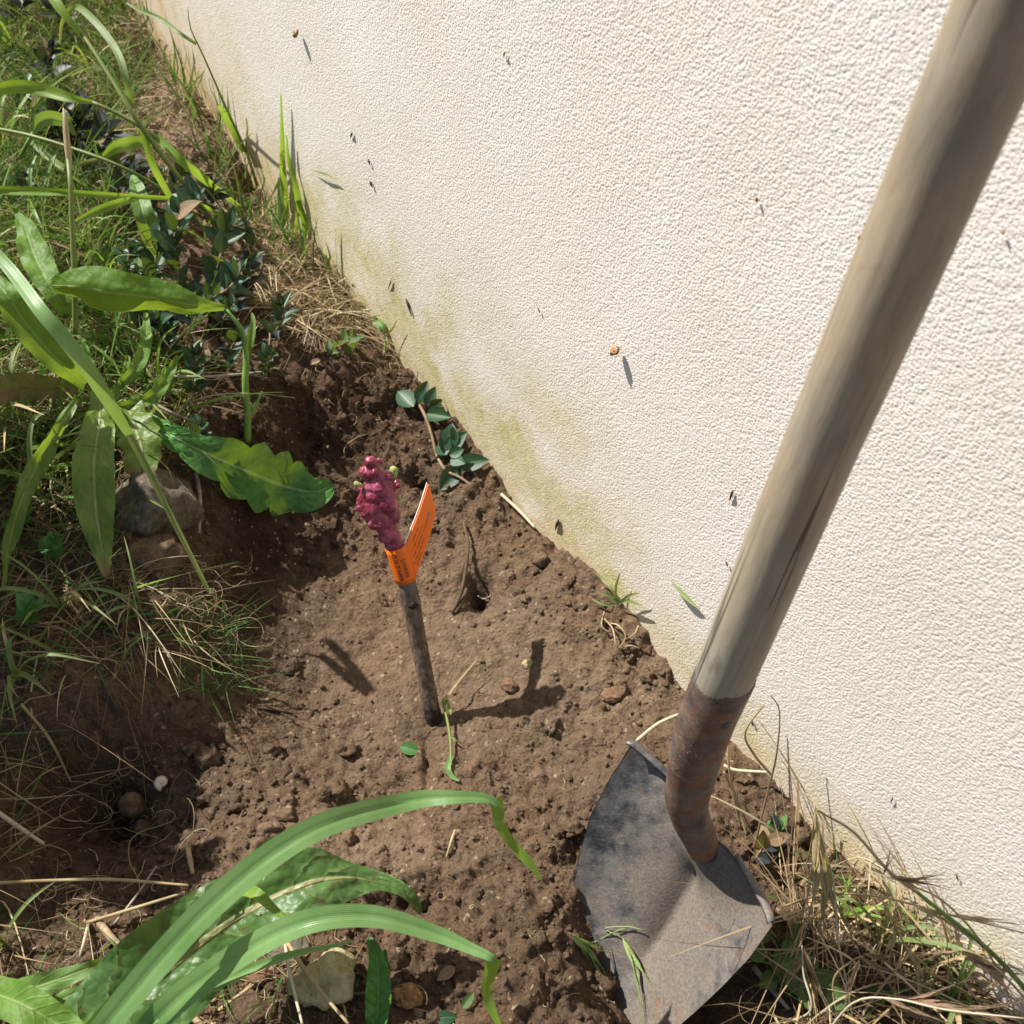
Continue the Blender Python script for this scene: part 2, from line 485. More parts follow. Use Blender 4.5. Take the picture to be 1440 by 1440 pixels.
# ------------------------------------------------------------------ the ground
CTRL = [  # pixel x, pixel y, height
    # floor of the planting hole
    (612,1015,-.082),(480,970,-.085),(700,950,-.080),(560,900,-.085),(620,840,-.078),(760,880,-.062),(850,960,-.052),
    (700,760,-.062),(640,700,-.055),(800,1050,-.068),(700,1080,-.075),(450,850,-.085),(400,900,-.083),(550,1080,-.078),(420,1010,-.083),
    (880,1040,-.055),(760,980,-.07),
    # back bank
    (560,620,-.050),(500,545,-.008),(450,490,.012),(410,590,-.01),(430,690,-.075),(520,680,-.068),(380,560,.02),(560,560,-.03),(480,620,-.05),
    # left bank
    (230,720,.03),(300,640,.03),(330,700,-.005),(370,780,-.075),(280,850,.002),(340,880,-.065),(240,950,.0),(320,990,-.066),(200,1010,-.005),
    (265,800,.01),(310,790,-.02),
    # pit under the bank
    (170,1130,-.085),(100,1120,-.07),(250,1080,-.068),(60,1020,.022),(20,1170,-.035),(110,1240,-.06),(130,1010,.015),(200,1190,-.065),
    # spoil heap and front
    (330,1120,-.038),(400,1100,-.044),(300,1200,-.035),(440,1180,-.034),(560,1190,-.045),(600,1150,-.048),(650,1240,-.042),(750,1150,-.058),
    (720,1300,-.032),(650,1400,-.022),(400,1380,-.025),(250,1350,-.028),(100,1400,-.012),(780,1400,-.028),(500,1300,-.035),(780,1240,-.045),
    (0,1400,-.005),(720,1500,-.015),(400,1550,-.01),(1000,1550,-.012),(100,1600,.0),
    # by and under the shovel
    (1050,1200,-.048),(1120,1230,-.03),(1150,1350,-.022),
    (1200,1320,-.012),(1300,1410,.0),
    # turf, upper left
    (100,500,.05),(100,300,.055),(250,300,.042),(100,100,.06),(280,180,.05),(250,430,.042),(0,700,.05),(100,800,.035),(150,900,.018),(0,900,.03),
    (330,380,.03),(420,430,.02),(180,600,.045),(300,520,.035),(0,500,.06),(0,250,.06),(-200,600,.06),(-300,900,.05),(-300,1200,.03),
]
FOOT = [(195,20),(235,90),(345,235),(400,320),(470,390),(500,435),(560,510),(610,560),(660,610),(700,675),(760,740),(820,790),(880,850),(905,895),
        (960,970),(1020,1040),(1080,1100),(1140,1165),(1200,1215),(1290,1300),(1400,1400)]
cp = [tuple(atz(x, y, z)[:2]) + (z,) for x, y, z in CTRL]
for f in FOOT:
    q = onwall(*f); cp.append((q[0], q[1], q[2]))
    cp.append((q[0] - WN[0] * .06, q[1] - WN[1] * .06, q[2]))
cp += [(-3, 0, .04), (-3, 3, .08), (-1.5, 4.2, .1), (-1.2, 2.6, .08), (0, -2, .0), (-2, -2, .02), (1.2, -2, .0), (2.2, -2, .0), (3, 3, .05), (-1.6, 1.2, .06), (-1.2, .5, .05), (-.8, -.3, .01), (.1, -.5, .0)]
for x_, y_ in ((808,1205),(812,1250),(820,1300),(834,1350),(856,1400),(888,1440)):   # soil lies against the blade along this line
    q = on_plane(x_, y_); cp.append((q[0], q[1], q[2] + .006))
    q = on_plane(x_ + 34, y_ + 8); cp.append((q[0], q[1], q[2] - .030))
    q = atz(x_ - 45, y_ - 5, -.045); cp.append((q[0], q[1], -.040))
for x_, y_, d_ in ((900,1130,.045),(900,1260,.035),(960,1340,.04),(1000,1260,.045),(950,1400,.04),(1020,1350,.05),(930,1190,.04)):
    q = on_plane(x_, y_) - BN * d_; cp.append((q[0], q[1], q[2]))
for x_, y_, z_ in ((870,1080,-.05),(840,1120,-.05),(900,1020,-.05),(1060,1420,-.06),(1010,1480,-.07),(930,1500,-.08)):
    q = atz(x_, y_, z_); cp.append((q[0], q[1], z_))
cp = np.array(cp)
cc = .03
def phi(r2): return np.sqrt(r2 + cc * cc)
_d2 = ((cp[:, None, :2] - cp[None, :, :2]) ** 2).sum(-1)
_A = phi(_d2) - 0.0
_n = len(cp)
_K = np.zeros((_n + 1, _n + 1)); _K[:_n, :_n] = _A - np.eye(_n) * .012; _K[:_n, _n] = 1; _K[_n, :_n] = 1
_w = np.linalg.solve(_K, np.concatenate([cp[:, 2], [0]]))

def hbase(x, y):
    x = np.asarray(x, float); y = np.asarray(y, float); s = x.shape
    xf, yf = x.ravel(), y.ravel(); out = np.empty(xf.shape)
    for i in range(0, len(xf), 40000):
        d2 = (xf[i:i + 40000, None] - cp[None, :, 0]) ** 2 + (yf[i:i + 40000, None] - cp[None, :, 1]) ** 2
        out[i:i + 40000] = phi(d2) @ _w[:_n] + _w[_n]
    return np.clip(out.reshape(s), -.13, .14)

def axis(segs):
    out = [segs[0][0]]
    for a, b, s0, s1 in segs:
        x = a
        while x < b - 1e-6:
            t = (x - a) / (b - a); x += s0 * (1 - t) + s1 * t; out.append(min(x, b))
    return np.array(out)
gx = axis([(-4, -1.5, .4, .03), (-1.5, -.55, .010, .0032), (-.55, .42, .0024, .0024), (.42, .7, .004, .02), (.7, 4, .06, .4)])
gy = axis([(-3, -.1, .4, .02), (-.1, .16, .01, .003), (.16, .95, .0024, .0024), (.95, 2.3, .0028, .008), (2.3, 6, .03, .4)])
GX, GY = np.meshgrid(gx, gy, indexing='ij')
GZ = hbase(GX, GY)
ppx, ppy, _ = proj(np.stack([GX, GY, GZ], -1))

def blob(cx, cy, rx, ry):
    return np.exp(-(((ppx - cx) / rx) ** 2 + ((ppy - cy) / ry) ** 2))
floor_m = np.clip(blob(600, 930, 230, 150) + .7 * blob(520, 1170, 90, 40) + .5 * blob(730, 980, 130, 90), 0, 1)
rough = 1 - .88 * floor_m
fade = smooth(-1.6, -1.2, GX) * smooth(-.4, 0, GY) * (1 - smooth(2.2, 2.8, GY)) * (1 - smooth(.5, .7, GX))
det = .010 * fbm2(GX * 11, GY * 11, 0, 3)
c1, v1 = NZ[1].cell(GX * 27 + .6 * fbm2(GX * 30, GY * 30, 2, 2), GY * 27)
c2, v2 = NZ[2].cell(GX * 62 + .5 * NZ[3].n2(GX * 80, GY * 80), GY * 62 + .5 * NZ[4].n2(GX * 80, GY * 80))
c3, v3 = NZ[5].cell(GX * 125, GY * 125)
clodm = smooth(-.15, .35, fbm2(GX * 9 + 5, GY * 9, 4, 2))
det += rough * (.013 * clodm * (.75 - c1) * v1 * 1.4 + .0046 * (.6 - c2) * (.2 + v2) + .0024 * (.5 - c3) * (.3 + v3))
det += .003 * fbm2(GX * 45, GY * 45, 6, 3) * (.45 + .55 * rough) + .0056 * fbm2(GX * 70, GY * 70, 3, 4, .64) * (.20 + .80 * rough)
det += .0011 * fbm2(GX * 160, GY * 160, 1, 2)
# holes, cracks and lumps seen in the bed
for cx, cy, rx, ry, dp in [(674,829,17,19,-.05),(590,668,14,12,-.035),(640,760,9,30,-.008),(160,1140,40,45,-.03),(120,1080,45,25,-.02),(285,1045,40,14,-.012),
                           (560,1265,45,18,-.022),(600,1075,6,36,-.012),(445,1100,30,10,-.012),(430,600,22,60,-.018),(365,1045,16,10,.004),
                           (905,890,26,24,.022),(940,935,22,24,.016),(250,1015,26,20,.008),(330,1120,60,30,.010),(440,1165,50,24,.008),(590,1230,26,10,.008),
                           (470,525,30,18,.012),(540,545,26,18,.010),(60,1030,60,36,.014),(300,215,26,16,.022),(320,245,18,20,.016),(255,150,30,20,.02),(345,260,14,12,-.035),
                           (770,1180,26,30,.005),(800,1270,20,30,.010),(800,1330,22,24,.010),(1120,1130,30,24,.014),(1110,1180,20,16,.010),(1090,1100,18,14,.012)]:
    det += dp * blob(cx, cy, rx, ry) * (1 + .35 * fbm2(GX * 60, GY * 60, 3, 2))
# soil is trodden down under the blade's face
GZ = GZ + det * fade
nu, nv = GX.shape
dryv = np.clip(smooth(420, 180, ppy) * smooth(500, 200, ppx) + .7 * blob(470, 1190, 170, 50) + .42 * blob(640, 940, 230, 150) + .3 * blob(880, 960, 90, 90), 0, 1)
wet_shade_v = np.clip(.85 * blob(350, 760, 110, 190) + .7 * blob(150, 1150, 130, 110) + .75 * blob(470, 590, 140, 100) + .3 * blob(700, 1380, 260, 60) + .5 * blob(560, 1265, 50, 18) + .6 * blob(606, 1010, 22, 30), 0, .9)  # damp soil at banks and vine; shade in the pit and hollow painted in
wet_shade_v = np.clip(wet_shade_v * (1 + .5 * fbm2(GX * 18, GY * 18, 5, 3)), 0, 1)
GV = np.stack([GX, GY, GZ], -1).reshape(-1, 3)
me = mesh_np('ground', GV, grid_faces(nu, nv)[:, ::-1], attrs={'soil': np.stack([dryv, wet_shade_v, rough], -1).reshape(-1, 3)})
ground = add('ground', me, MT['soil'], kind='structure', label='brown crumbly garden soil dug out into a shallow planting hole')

def hgrid(x, y):
    """height of the finished ground"""
    x = np.asarray(x, float); y = np.asarray(y, float)
    i = np.clip(np.searchsorted(gx, x) - 1, 0, nu - 2); j = np.clip(np.searchsorted(gy, y) - 1, 0, nv - 2)
    fx = np.clip((x - gx[i]) / (gx[i + 1] - gx[i]), 0, 1); fy = np.clip((y - gy[j]) / (gy[j + 1] - gy[j]), 0, 1)
    return (GZ[i, j] * (1 - fx) + GZ[i + 1, j] * fx) * (1 - fy) + (GZ[i, j + 1] * (1 - fx) + GZ[i + 1, j + 1] * fx) * fy

def P(px, py, h=0.0):
    q = P_free(px, py, h)
    if np.dot(q[:2] - WA[:2], WN) < .007: q = onwall(px, py, .007)     # never inside the wall
    return q

def P_free(px, py, h=0.0):
    """point on the pixel's ray that stands h above the ground"""
    z = h
    for _ in range(14):
        q = atz(px, py, z)
        z = .5 * z + .5 * (float(hgrid(q[0], q[1])) + h)
    return atz(px, py, z)

# soil crumbs lying on the surface: too many to count
def lumps(n, smin, smax, base, seed, weight, name, sink=.25):
    r = np.random.default_rng(seed)
    X = r.uniform(-.62, .42, n * 6); Y = r.uniform(.17, 1.15, n * 6)
    Z = hgrid(X, Y)
    px, py, _ = proj(np.stack([X, Y, Z], -1))
    keep = (r.random(n * 6) < weight(px, py)) & ((X - WA[0]) * WN[0] + (Y - WA[1]) * WN[1] > .004)
    X, Y, Z = X[keep][:n], Y[keep][:n], Z[keep][:n]; k = len(X)
    V0, F0 = base
    size = smin + (smax - smin) * r.random(k) ** 3.5
    q = r.normal(size=(k, 3, 3)); q, _ = np.linalg.qr(q)
    nz = 1 + .45 * NZ[3].n3(np.repeat(V0[None], k, 0).reshape(-1, 3) * 1.6 + np.repeat(r.random((k, 3)) * 90, len(V0), 0)).reshape(k, -1) \
        + .38 * NZ[5].n3(np.repeat(V0[None], k, 0).reshape(-1, 3) * 3.4 + np.repeat(r.random((k, 3)) * 90, len(V0), 0)).reshape(k, -1)
    V = V0[None] * nz[..., None] * np.stack([np.ones(k), r.uniform(.7, 1, k), r.uniform(.55, .9, k)], -1)[:, None, :]
    V = np.einsum('kij,knj->kni', q, V) * size[:, None, None] + np.stack([X, Y, Z + size * (.5 - sink)], -1)[:, None, :]
    Fc = (F0[None] + (np.arange(k) * len(V0))[:, None, None]).reshape(-1, 3)
    px, py, _ = proj(np.stack([X, Y, Z], -1))
    i = np.clip(np.searchsorted(gx, X), 0, nu - 1); j = np.clip(np.searchsorted(gy, Y), 0, nv - 1)
    at = np.repeat(np.stack([dryv[i, j] * .8 + .25 * r.random(k), wet_shade_v[i, j] * .9, np.ones(k)], -1), len(V0), 0)
    return mesh_np(name, V.reshape(-1, 3), Fc, attrs={'soil': at})

def wsoil(px, py):
    w = np.where((px > 150) & (py > 420) & (px < 1260) & (py < 1500), .8, .25)
    fl = np.exp(-(((px - 600) / 220) ** 2 + ((py - 930) / 140) ** 2))
    return w * (1 - .97 * fl)
add('soil_crumbs', lumps(5200, .0012, .0036, ICO2, 5, wsoil, 'soil_crumbs', .45), MT['soil'], kind='stuff', label='fine crumbs of brown soil scattered over the bed')
def wclod(px, py):
    w = np.exp(-(((px - 800) / 60) ** 2 + ((py - 1250) / 140) ** 2)) + np.exp(-(((px - 930) / 45) ** 2 + ((py - 920) / 60) ** 2)) + .8 * np.exp(-(((px - 340) / 120) ** 2 + ((py - 1130) / 60) ** 2)) \
        + np.exp(-(((px - 1110) / 50) ** 2 + ((py - 1150) / 60) ** 2)) + .7 * np.exp(-(((px - 600) / 180) ** 2 + ((py - 1370) / 50) ** 2)) + .6 * np.exp(-(((px - 520) / 90) ** 2 + ((py - 560) / 50) ** 2)) + .12 \
        + .5 * np.exp(-(((px - 800) / 80) ** 2 + ((py - 830) / 60) ** 2))
    return np.clip(w, 0, 1) * (1 - .8 * np.exp(-(((px - 600) / 200) ** 2 + ((py - 930) / 130) ** 2)))
add('soil_grains', lumps(4500, .0007, .0019, ICO1, 15, wsoil, 'soil_grains', .40), MT['soil'], kind='stuff', label='tiny grains of soil strewn over the crumbly parts of the bed')
add('soil_clods', lumps(640, .0035, .0135, ICO3, 6, wclod, 'soil_clods', .62), MT['soil'], kind='stuff', label='loose rounded clods of brown soil around the hole')

# ------------------------------------------------------------------ the rendered house wall
ws = axis([(-3.2, -.45, .3, .02), (-.45, .6, .0052, .0032), (.6, 2.1, .0028, .0023), (2.1, 2.4, .004, .02), (2.4, 5.2, .06, .3)])
wz = axis([(-.25, -.12, .04, .01), (-.10, .68, .0024, .0025), (.68, .9, .004, .02), (.9, 2.6, .06, .3)])
S, Z = np.meshgrid(ws, wz, indexing='ij')
wf = smooth(-.9, -.3, S) * (1 - smooth(2.3, 2.7, S)) * (1 - smooth(.75, 1.1, Z))
e1, ev = NZ[2].cell(S * 265 + .9 * NZ[3].n2(S * 150, Z * 150), Z * 265 + .9 * NZ[4].n2(S * 150, Z * 150))
e2, ev2 = NZ[6].cell(S * 160 + .8 * NZ[1].n2(S * 90, Z * 90), Z * 160)
off = .00045 * np.clip(.62 - e1, 0, 1) * (.35 + ev) + .0003 * np.clip(.45 - e2, 0, 1) * smooth(.45, .9, ev2) + 0.0002 * fbm2(S * 260, Z * 260, 0, 2) + .0003 * fbm2(S * 9, Z * 9, 2, 2)
off = off * wf
WX = WA[0] + WD[0] * S + WN[0] * off; WY = WA[1] + WD[1] * S + WN[1] * off
gfoot = hbase(WA[0] + WD[0] * ws, WA[1] + WD[1] * ws)[:, None]
hz = Z - gfoot
nA = fbm2(S * 3.2, Z * 3.2, 1, 4)
wpx, wpy, _ = proj(np.stack([WX, WY, Z], -1))
def wb(cx, cy, rx, ry): return np.exp(-(((wpx - cx) / rx) ** 2 + ((wpy - cy) / ry) ** 2))
alg = .70 * smooth(.135, .0, hz + .05 * nA) * (.45 + .55 * smooth(.25, .7, S)) + .42 * smooth(.30, .05, hz + .08 * nA) * smooth(1.75, .9, S)
alg += .75 * wb(770, 620, 75, 75) + .75 * wb(850, 760, 60, 60) + .35 * wb(640, 480, 120, 110) + .3 * wb(1000, 950, 60, 60) + .12 * wb(560, 330, 160, 140)
alg += .30 * smooth(.42, .0, hz + .12 * nA) * smooth(1.8, .7, S)
alg = np.clip(alg * (.8 + .6 * fbm2(S * 14, Z * 14, 3, 3)), 0, .95)
spl = .95 * smooth(.34, .0, hz + .10 * nA) * smooth(.85, .1, S) + .35 * smooth(.05, .0, hz + .02 * nA)
spl = np.clip(spl * (.8 + .5 * fbm2(S * 20, Z * 20, 5, 3)), 0, .85)
nsu, nzv = S.shape
WV = np.stack([WX, WY, Z], -1).reshape(-1, 3)
back = np.array([[WA[0] + WD[0] * s - WN[0] * .22, WA[1] + WD[1] * s - WN[1] * .22, z] for s in (ws[0], ws[-1]) for z in (wz[0], wz[-1])])
n0 = len(WV); f00, f01, f10, f11 = 0, nzv - 1, (nsu - 1) * nzv, nsu * nzv - 1
extra = np.array([[n0, n0 + 1, n0 + 3, n0 + 2], [f01, f11, n0 + 3, n0 + 1], [f00, f01, n0 + 1, n0], [f11, f10, n0 + 2, n0 + 3]])
st = np.vstack([np.stack([alg, spl, np.zeros_like(alg)], -1).reshape(-1, 3), np.zeros((4, 3))])
me = mesh_np('house_wall', np.vstack([WV, back]), [grid_faces(nsu, nzv), extra], attrs={'stain': st})
add('house_wall', me, MT['wall'], label='cream rough-rendered house wall with yellow-green algae along its foot', cat='wall')
# ------------------------------------------------------------------ the shovel
H0 = np.array([.139, .332, .302]); HD = unit(np.array([.0956, .0603, .9936]))
shovel = thing('shovel', 'old round-point shovel with wooden handle and muddy steel blade standing in the soil', 'shovel')

def frame_obj(o, origin, zdir):
    q = Vector(zdir).to_track_quat('Z', 'Y')
    o.matrix_world = Matrix.Translation(Vector(origin)) @ q.to_matrix().to_4x4()

# handle: straight along its own z, slightly swelling, rounded end
hl = np.array([-.02, 0, .05, .12, .2, .3, .45, .6, .75, .9, .99, 1.01, 1.022, 1.026])
hr = np.array([.0178, .0189, .0191, .0189, .0188, .0188, .0189, .0190, .0191, .0192, .0190, .0175, .012, .003])
zz = np.concatenate([np.linspace(-.02, .98, 120), [.99, 1.0, 1.01, 1.018, 1.024, 1.026]])
rr = np.interp(zz, hl, hr) * (1 + .006 * np.sin(zz * 23) + .004 * np.sin(zz * 51 + 1))
V, Fs, uv = tube_arrays(np.stack([.0015 * np.sin(zz * 4.2), .0012 * np.sin(zz * 3 + 1), zz], 1), rr, 40)
o = add('handle', mesh_np('handle', V, Fs, uv=uv), MT['wood'], shovel, label='weathered grey-brown wooden handle'); frame_obj(o, H0, HD)

# socket: steel tube from the handle down to the blade, bending towards the blade
sk = [H0 + HD * .003, H0 - HD * .050]
sk += [atz(979, 1058, .203), atz(972, 1092, .162), atz(966, 1122, .128), atz(971, 1150, .096), atz(982, 1174, .068), atz(990, 1196, .046)]
spath = catmull(sk, 60)
srad = np.interp(np.linspace(0, 1, 60), [0, .02, .3, .5, .65, .78, .9, 1], [.0196, .0197, .0195, .0188, .0175, .0158, .0150, .013])
V, Fs, uv = tube_arrays(spath, srad, 40)
t = np.repeat(np.linspace(0, 1, 60), 40); a = np.tile(np.arange(40) / 40 * 2 * np.pi, 60)
socket = add('socket', mesh_np('socket', V, Fs, uv=uv), MT['socket_steel'], shovel, label='rusty brown steel socket with faint stamped lettering')
# rivet in the socket
rp = onto = atz(1023, 1022, .25)
def on_tube(px, py, path, rads, lift=0.0):
    """first hit of the pixel's ray with a tube"""
    r = unit(ray(px, py))
    for d in np.arange(.3, 1.3, .0006):
        q = CAMP + r * d
        k = np.argmin(((path - q) ** 2).sum(1))
        if np.linalg.norm(path[k] - q) < rads[k] + lift: return q, unit(q - path[k]), k
    return None
hit = on_tube(1022, 1021, spath, srad)
if hit:
    V, Fc = ICO2
    V = V * np.array([.0042, .0042, .0016])
    o = add('rivet', mesh_np('rivet', V, Fc), MT['socket_steel'], socket)
    frame_obj(o, hit[0], hit[1])
# worn stamped marks: strokes of a badge and letters, raised a hair above the tube
def stroke_mesh(name, strokes, path, rads, w=.00035, lift=.0002):
    Vs, Fss, n = [], [], 0
    for s in strokes:
        pts = []
        for (px, py) in s:
            h = on_tube(px, py, path, rads, lift * .5)
            if h: pts.append(h[0])
        if len(pts) < 2: continue
        V, Fs, _ = tube_arrays(np.array(pts), w, 5)
        Vs.append(V); Fss += [f + n for f in Fs]; n += len(V)
    f3 = np.vstack([f for f in Fss if f.shape[1] == 3]); f4 = np.vstack([f for f in Fss if f.shape[1] == 4])
    return mesh_np(name, np.vstack(Vs), [f4, f3])
def arc(cx, cy, rx, ry, a0, a1, n=9):
    return [(cx + rx * math.cos(math.radians(a)), cy + ry * math.sin(math.radians(a))) for a in np.linspace(a0, a1, n)]
Z0 = (930, 1000, 90 / 1178)
def zpt(x, y): return (Z0[0] + x * Z0[2], Z0[1] + y * Z0[2])
ST = [[(200, 860), (250, 900)], [(200, 940), (300, 1030)], [(190, 1040), (300, 1180), (420, 1260), (520, 1200), (590, 1110)], [(330, 820), (480, 940), (560, 1060), (590, 1110)],
      [(360, 380), (450, 520)], [(390, 350), (460, 460)], [(340, 460), (400, 560)], [(400, 620), (480, 690)], [(390, 680), (440, 740)], [(480, 760), (500, 820), (520, 730), (580, 790)],
      [(490, 610), (580, 575), (650, 720)], [(530, 620), (620, 690)], [(640, 800), (640, 920), (720, 915)], [(640, 860), (700, 850)], [(640, 800), (710, 795)],
      [(780, 830), (770, 930), (860, 930), (880, 850), (800, 825)], [(560, 830), (580, 890)], [(240, 1080), (330, 1060)]]
ST = [[zpt(*p) for p in s] for s in ST]
add('stamped_lettering', stroke_mesh('stamped_lettering', ST, spath, srad), MT['socket_steel'], socket)

# blade: parallel to the wall, sloping out from it
def blade_pt(u, v):
    """u -1..1 across, v 0..1 from the step to the tip"""
    kv = [0, .15, .3, .45, .6, .75, .9, .96, 1.0]          # worn unevenly: the right side is rubbed narrower than the left
    wl = np.interp(v, kv, [.97, 1.01, 1.01, .94, .81, .63, .38, .22, .02]); wr = np.interp(v, kv, [.97, .93, .845, .745, .635, .50, .32, .18, .02])
    w = np.where(u < 0, wl, wr) * HW
    x = u * w + .21 * v * LEN; y = v * LEN
    a = np.abs(u)
    x0 = u * w
    dish = .034 * (w / HW) ** 2 * np.abs(u) ** 1.8 + .012 * np.maximum(a - .8, 0) ** 2 * 5
    along = .020 * (v - .35) ** 2 * 2
    chan = -.017 * np.exp(-np.abs(x0 / .013) ** 1.3) * smooth(.12, .24, v) * (1 - smooth(.45, .70, v))
    frog = .030 * np.exp(-(x0 / (.018 + .06 * v)) ** 2) * (1 - smooth(.02, .26, v))
    should = .010 * np.exp(-((a - .42) / .25) ** 2) * (1 - smooth(.03, .2, v))
    return x, y, dish + along + chan + frog + should
def blade_world(x, y, h): return BO + x[..., None] * W3 + y[..., None] * BL + h[..., None] * BN
uu = np.sin(np.linspace(-1, 1, 61) * np.pi / 2 * .86) / math.sin(np.pi / 2 * .86); vv = np.linspace(0, 1, 81)
U, VV = np.meshgrid(uu, vv, indexing='ij')
x, y, h = blade_pt(U, VV)
top = blade_world(x, y, h + .0004 * fbm2(x * 60, y * 60, 2, 3)); bot = blade_world(x, y, h - .0022)
n1 = top.reshape(-1, 3).shape[0]
mud = (np.exp(-((U - .22) / .55) ** 2 - ((VV - .32) / .34) ** 2) + .35 * np.exp(-((U - .7) / .3) ** 2)).ravel()      # dried mud, thickest right of the middle
Fg = grid_faces(61, 81)
rim = np.concatenate([np.arange(81), np.arange(1, 61) * 81 + 80, 60 * 81 + np.arange(79, -1, -1), np.arange(59, 0, -1) * 81])
rq = np.stack([rim, np.roll(rim, -1), np.roll(rim, -1) + n1, rim + n1], 1)
blade_me = mesh_np('blade', np.vstack([top.reshape(-1, 3), bot.reshape(-1, 3)]), [Fg, Fg[:, ::-1] + n1, rq], attrs={'mud': np.tile(mud, 2)})
sblade = add('blade', blade_me, MT['blade_steel'], shovel, label='dark steel blade smeared with dried mud')
# folded foot treads left and right of the socket
for sgn in (-1, 1):
    tt = np.linspace(.36, .995, 14) * sgn
    x, y, h = blade_pt(tt, np.zeros(14))
    prof = [(0, 0), (-.0035, .002), (-.006, .006), (-.0065, .011), (-.0045, .0145), (-.0025, .0138), (-.0042, .0105), (-.0040, .006), (-.002, .0028)]
    rows = []
    for i in range(14):
        k = min(1, .35 + (i / 13) * 1.2) if sgn else 1
        for dy, dh in prof:
            rows.append(BO + x[i] * W3 + (y[i] + dy * 1.2) * BL + (h[i] + dh * k) * BN)
    Vt = np.array(rows)
    Ft = grid_faces(14, len(prof), True)
    e0 = np.arange(len(prof)); Fe = [np.array([e0[::-1]]), np.array([e0 + 13 * len(prof)])]
    add('tread', mesh_np('tread', Vt, [Ft] + Fe), MT['blade_steel'], sblade)

# ------------------------------------------------------------------ grafted vine with waxed head and orange tag
m = M('red_wax')
nn = m.noise(60, 4, .6, m.coord())
MT['wax'] = m.done(m.ramp(nn, [(.32, (.095, .010, .020)), (.5, (.215, .026, .050)), (.70, (.41, .10, .15))]), .33, m.bump(m.noise(260, 3, .6, m.coord()), .35, .002), spec=.5)
m = M('vine_bark')
g = m.noise(1.0, 6, .7, m.coord('Object', (190, 190, 26)))
c = m.ramp(g, [(.3, (.045, .03, .02)), (.5, (.125, .088, .062)), (.72, (.27, .215, .165))])
zc = m.n('SeparateXYZ', {0: m.coord()}).outputs[2]
c = m.mix(m.ramp(m.math('ADD', m.math('MULTIPLY', zc, 14), m.math('MULTIPLY', m.noise(90, 3, .6, m.coord()), .6)), [(.62, .93), (.80, 0.0)]), c, (.016, .011, .008))
c = m.mix(m.ramp(zc, [(.148, 0.0), (.160, .8)]), c, (.16, .15, .135))
MT['bark'] = m.done(c, .7, m.bump(g, .6, .003), spec=.3)
vine = thing('grafted_vine', 'bare grafted vine stick with red waxed head planted in the hole', 'vine')
vp = np.array([atz(614, 1024, -.092), atz(606, 992, -.064), atz(594, 930, -.018), atz(583, 875, .022), atz(573, 822, .062), atz(564, 792, .085), atz(554, 762, .107)])
vine_path = catmull(vp, 50)
vr = np.interp(np.linspace(0, 1, 50), [0, .12, .35, .62, .68, .74, 1], [.0092, .0090, .0087, .0091, .0100, .0092, .0090])
V, Fs, uv = tube_arrays(vine_path, vr, 28)
k = len(V) - 2
V[:k] += (V[:k] - np.repeat(vine_path, 28, 0)) * (.07 * NZ[1].n3(V[:k] * np.array([300, 300, 60])) + .05 * NZ[2].n3(V[:k] * 90))[:, None]
base0 = vine_path[0].copy()
o = add('stem', mesh_np('stem', V - base0, Fs, uv=uv), MT['bark'], vine); o.location = base0
# knot under the tag
q = vine_path[34] + np.array([.003, -.008, 0])
V, Fc = ICO3
o = add('bud_scar', mesh_np('bud_scar', V * np.array([.0055, .004, .006]) * (1 + .25 * NZ[3].n3(V * 2))[:, None], Fc), MT['bark'], vine); o.location = q

# waxed head: lumps melted together
lump_px = [  # px, py, z, radius in px
    (554,765,.106,13.5),(551,756,.112,13.5),(547,748,.118,14),(543,740,.124,15),(539,732,.130,17),(552,726,.134,12),(556,721,.137,8),(526,737,.128,9),(521,730,.132,8),(533,722,.136,18),(528,712,.142,20),(543,708,.146,17),
    (509,704,.148,8),(506,710,.146,6),(514,697,.152,9),(528,697,.152,18),(546,696,.153,14),(538,684,.162,18),(524,684,.162,13),(553,683,.163,8),(557,679,.166,6),(518,680,.166,7),(534,672,.170,13),(545,672,.170,9),(513,664,.176,9.5),(522,663,.178,9),(521,650,.187,9),(527,657,.182,8),(533,648,.186,4.5),(512,690,.158,6),(550,710,.144,9),(516,722,.138,9),(540,755,.114,9)]
rw = random.Random(5)
for _ in range(12):                                  # small knobs all over the union
    b_ = lump_px[rw.randrange(8, 30)]
    if b_[3] < 6: continue
    a_ = rw.uniform(0, 6.28)
    lump_px.append((b_[0] + math.cos(a_) * b_[3] * .85, b_[1] + math.sin(a_) * b_[3] * .85, b_[2] + rw.uniform(-.004, .010), rw.uniform(4.0, 6.0)))
Vs, Fss, n = [], [], 0
for px, py, z, r in lump_px:
    cpt = atz(px, py, z); dep = float(proj(cpt)[2])
    Vs.append(ICO3[0] * (r * dep / F_PX) + cpt); Fss.append(ICO3[1] + n); n += len(ICO3[0])
tmp = add('tmp', mesh_np('tmp', np.vstack(Vs), np.vstack(Fss)))
md = tmp.modifiers.new('r', 'REMESH'); md.mode = 'VOXEL'; md.voxel_size = .0008
md = tmp.modifiers.new('s', 'SMOOTH'); md.iterations = 6; md.factor = .5
bpy.context.view_layer.update()
hm = bpy.data.meshes.new_from_object(tmp.evaluated_get(bpy.context.evaluated_depsgraph_get()))
bpy.data.objects.remove(tmp, do_unlink=True)
hv = np.empty(len(hm.vertices) * 3, np.float32); hm.vertices.foreach_get('co', hv); hv = hv.reshape(-1, 3)
nr = np.empty(len(hm.vertices) * 3, np.float32); hm.vertices.foreach_get('normal', nr); nr = nr.reshape(-1, 3)
hv = hv + nr * (-.0 * NZ[2].n3(hv * 120.) + .0005 * NZ[4].n3(hv * 330.))[:, None]
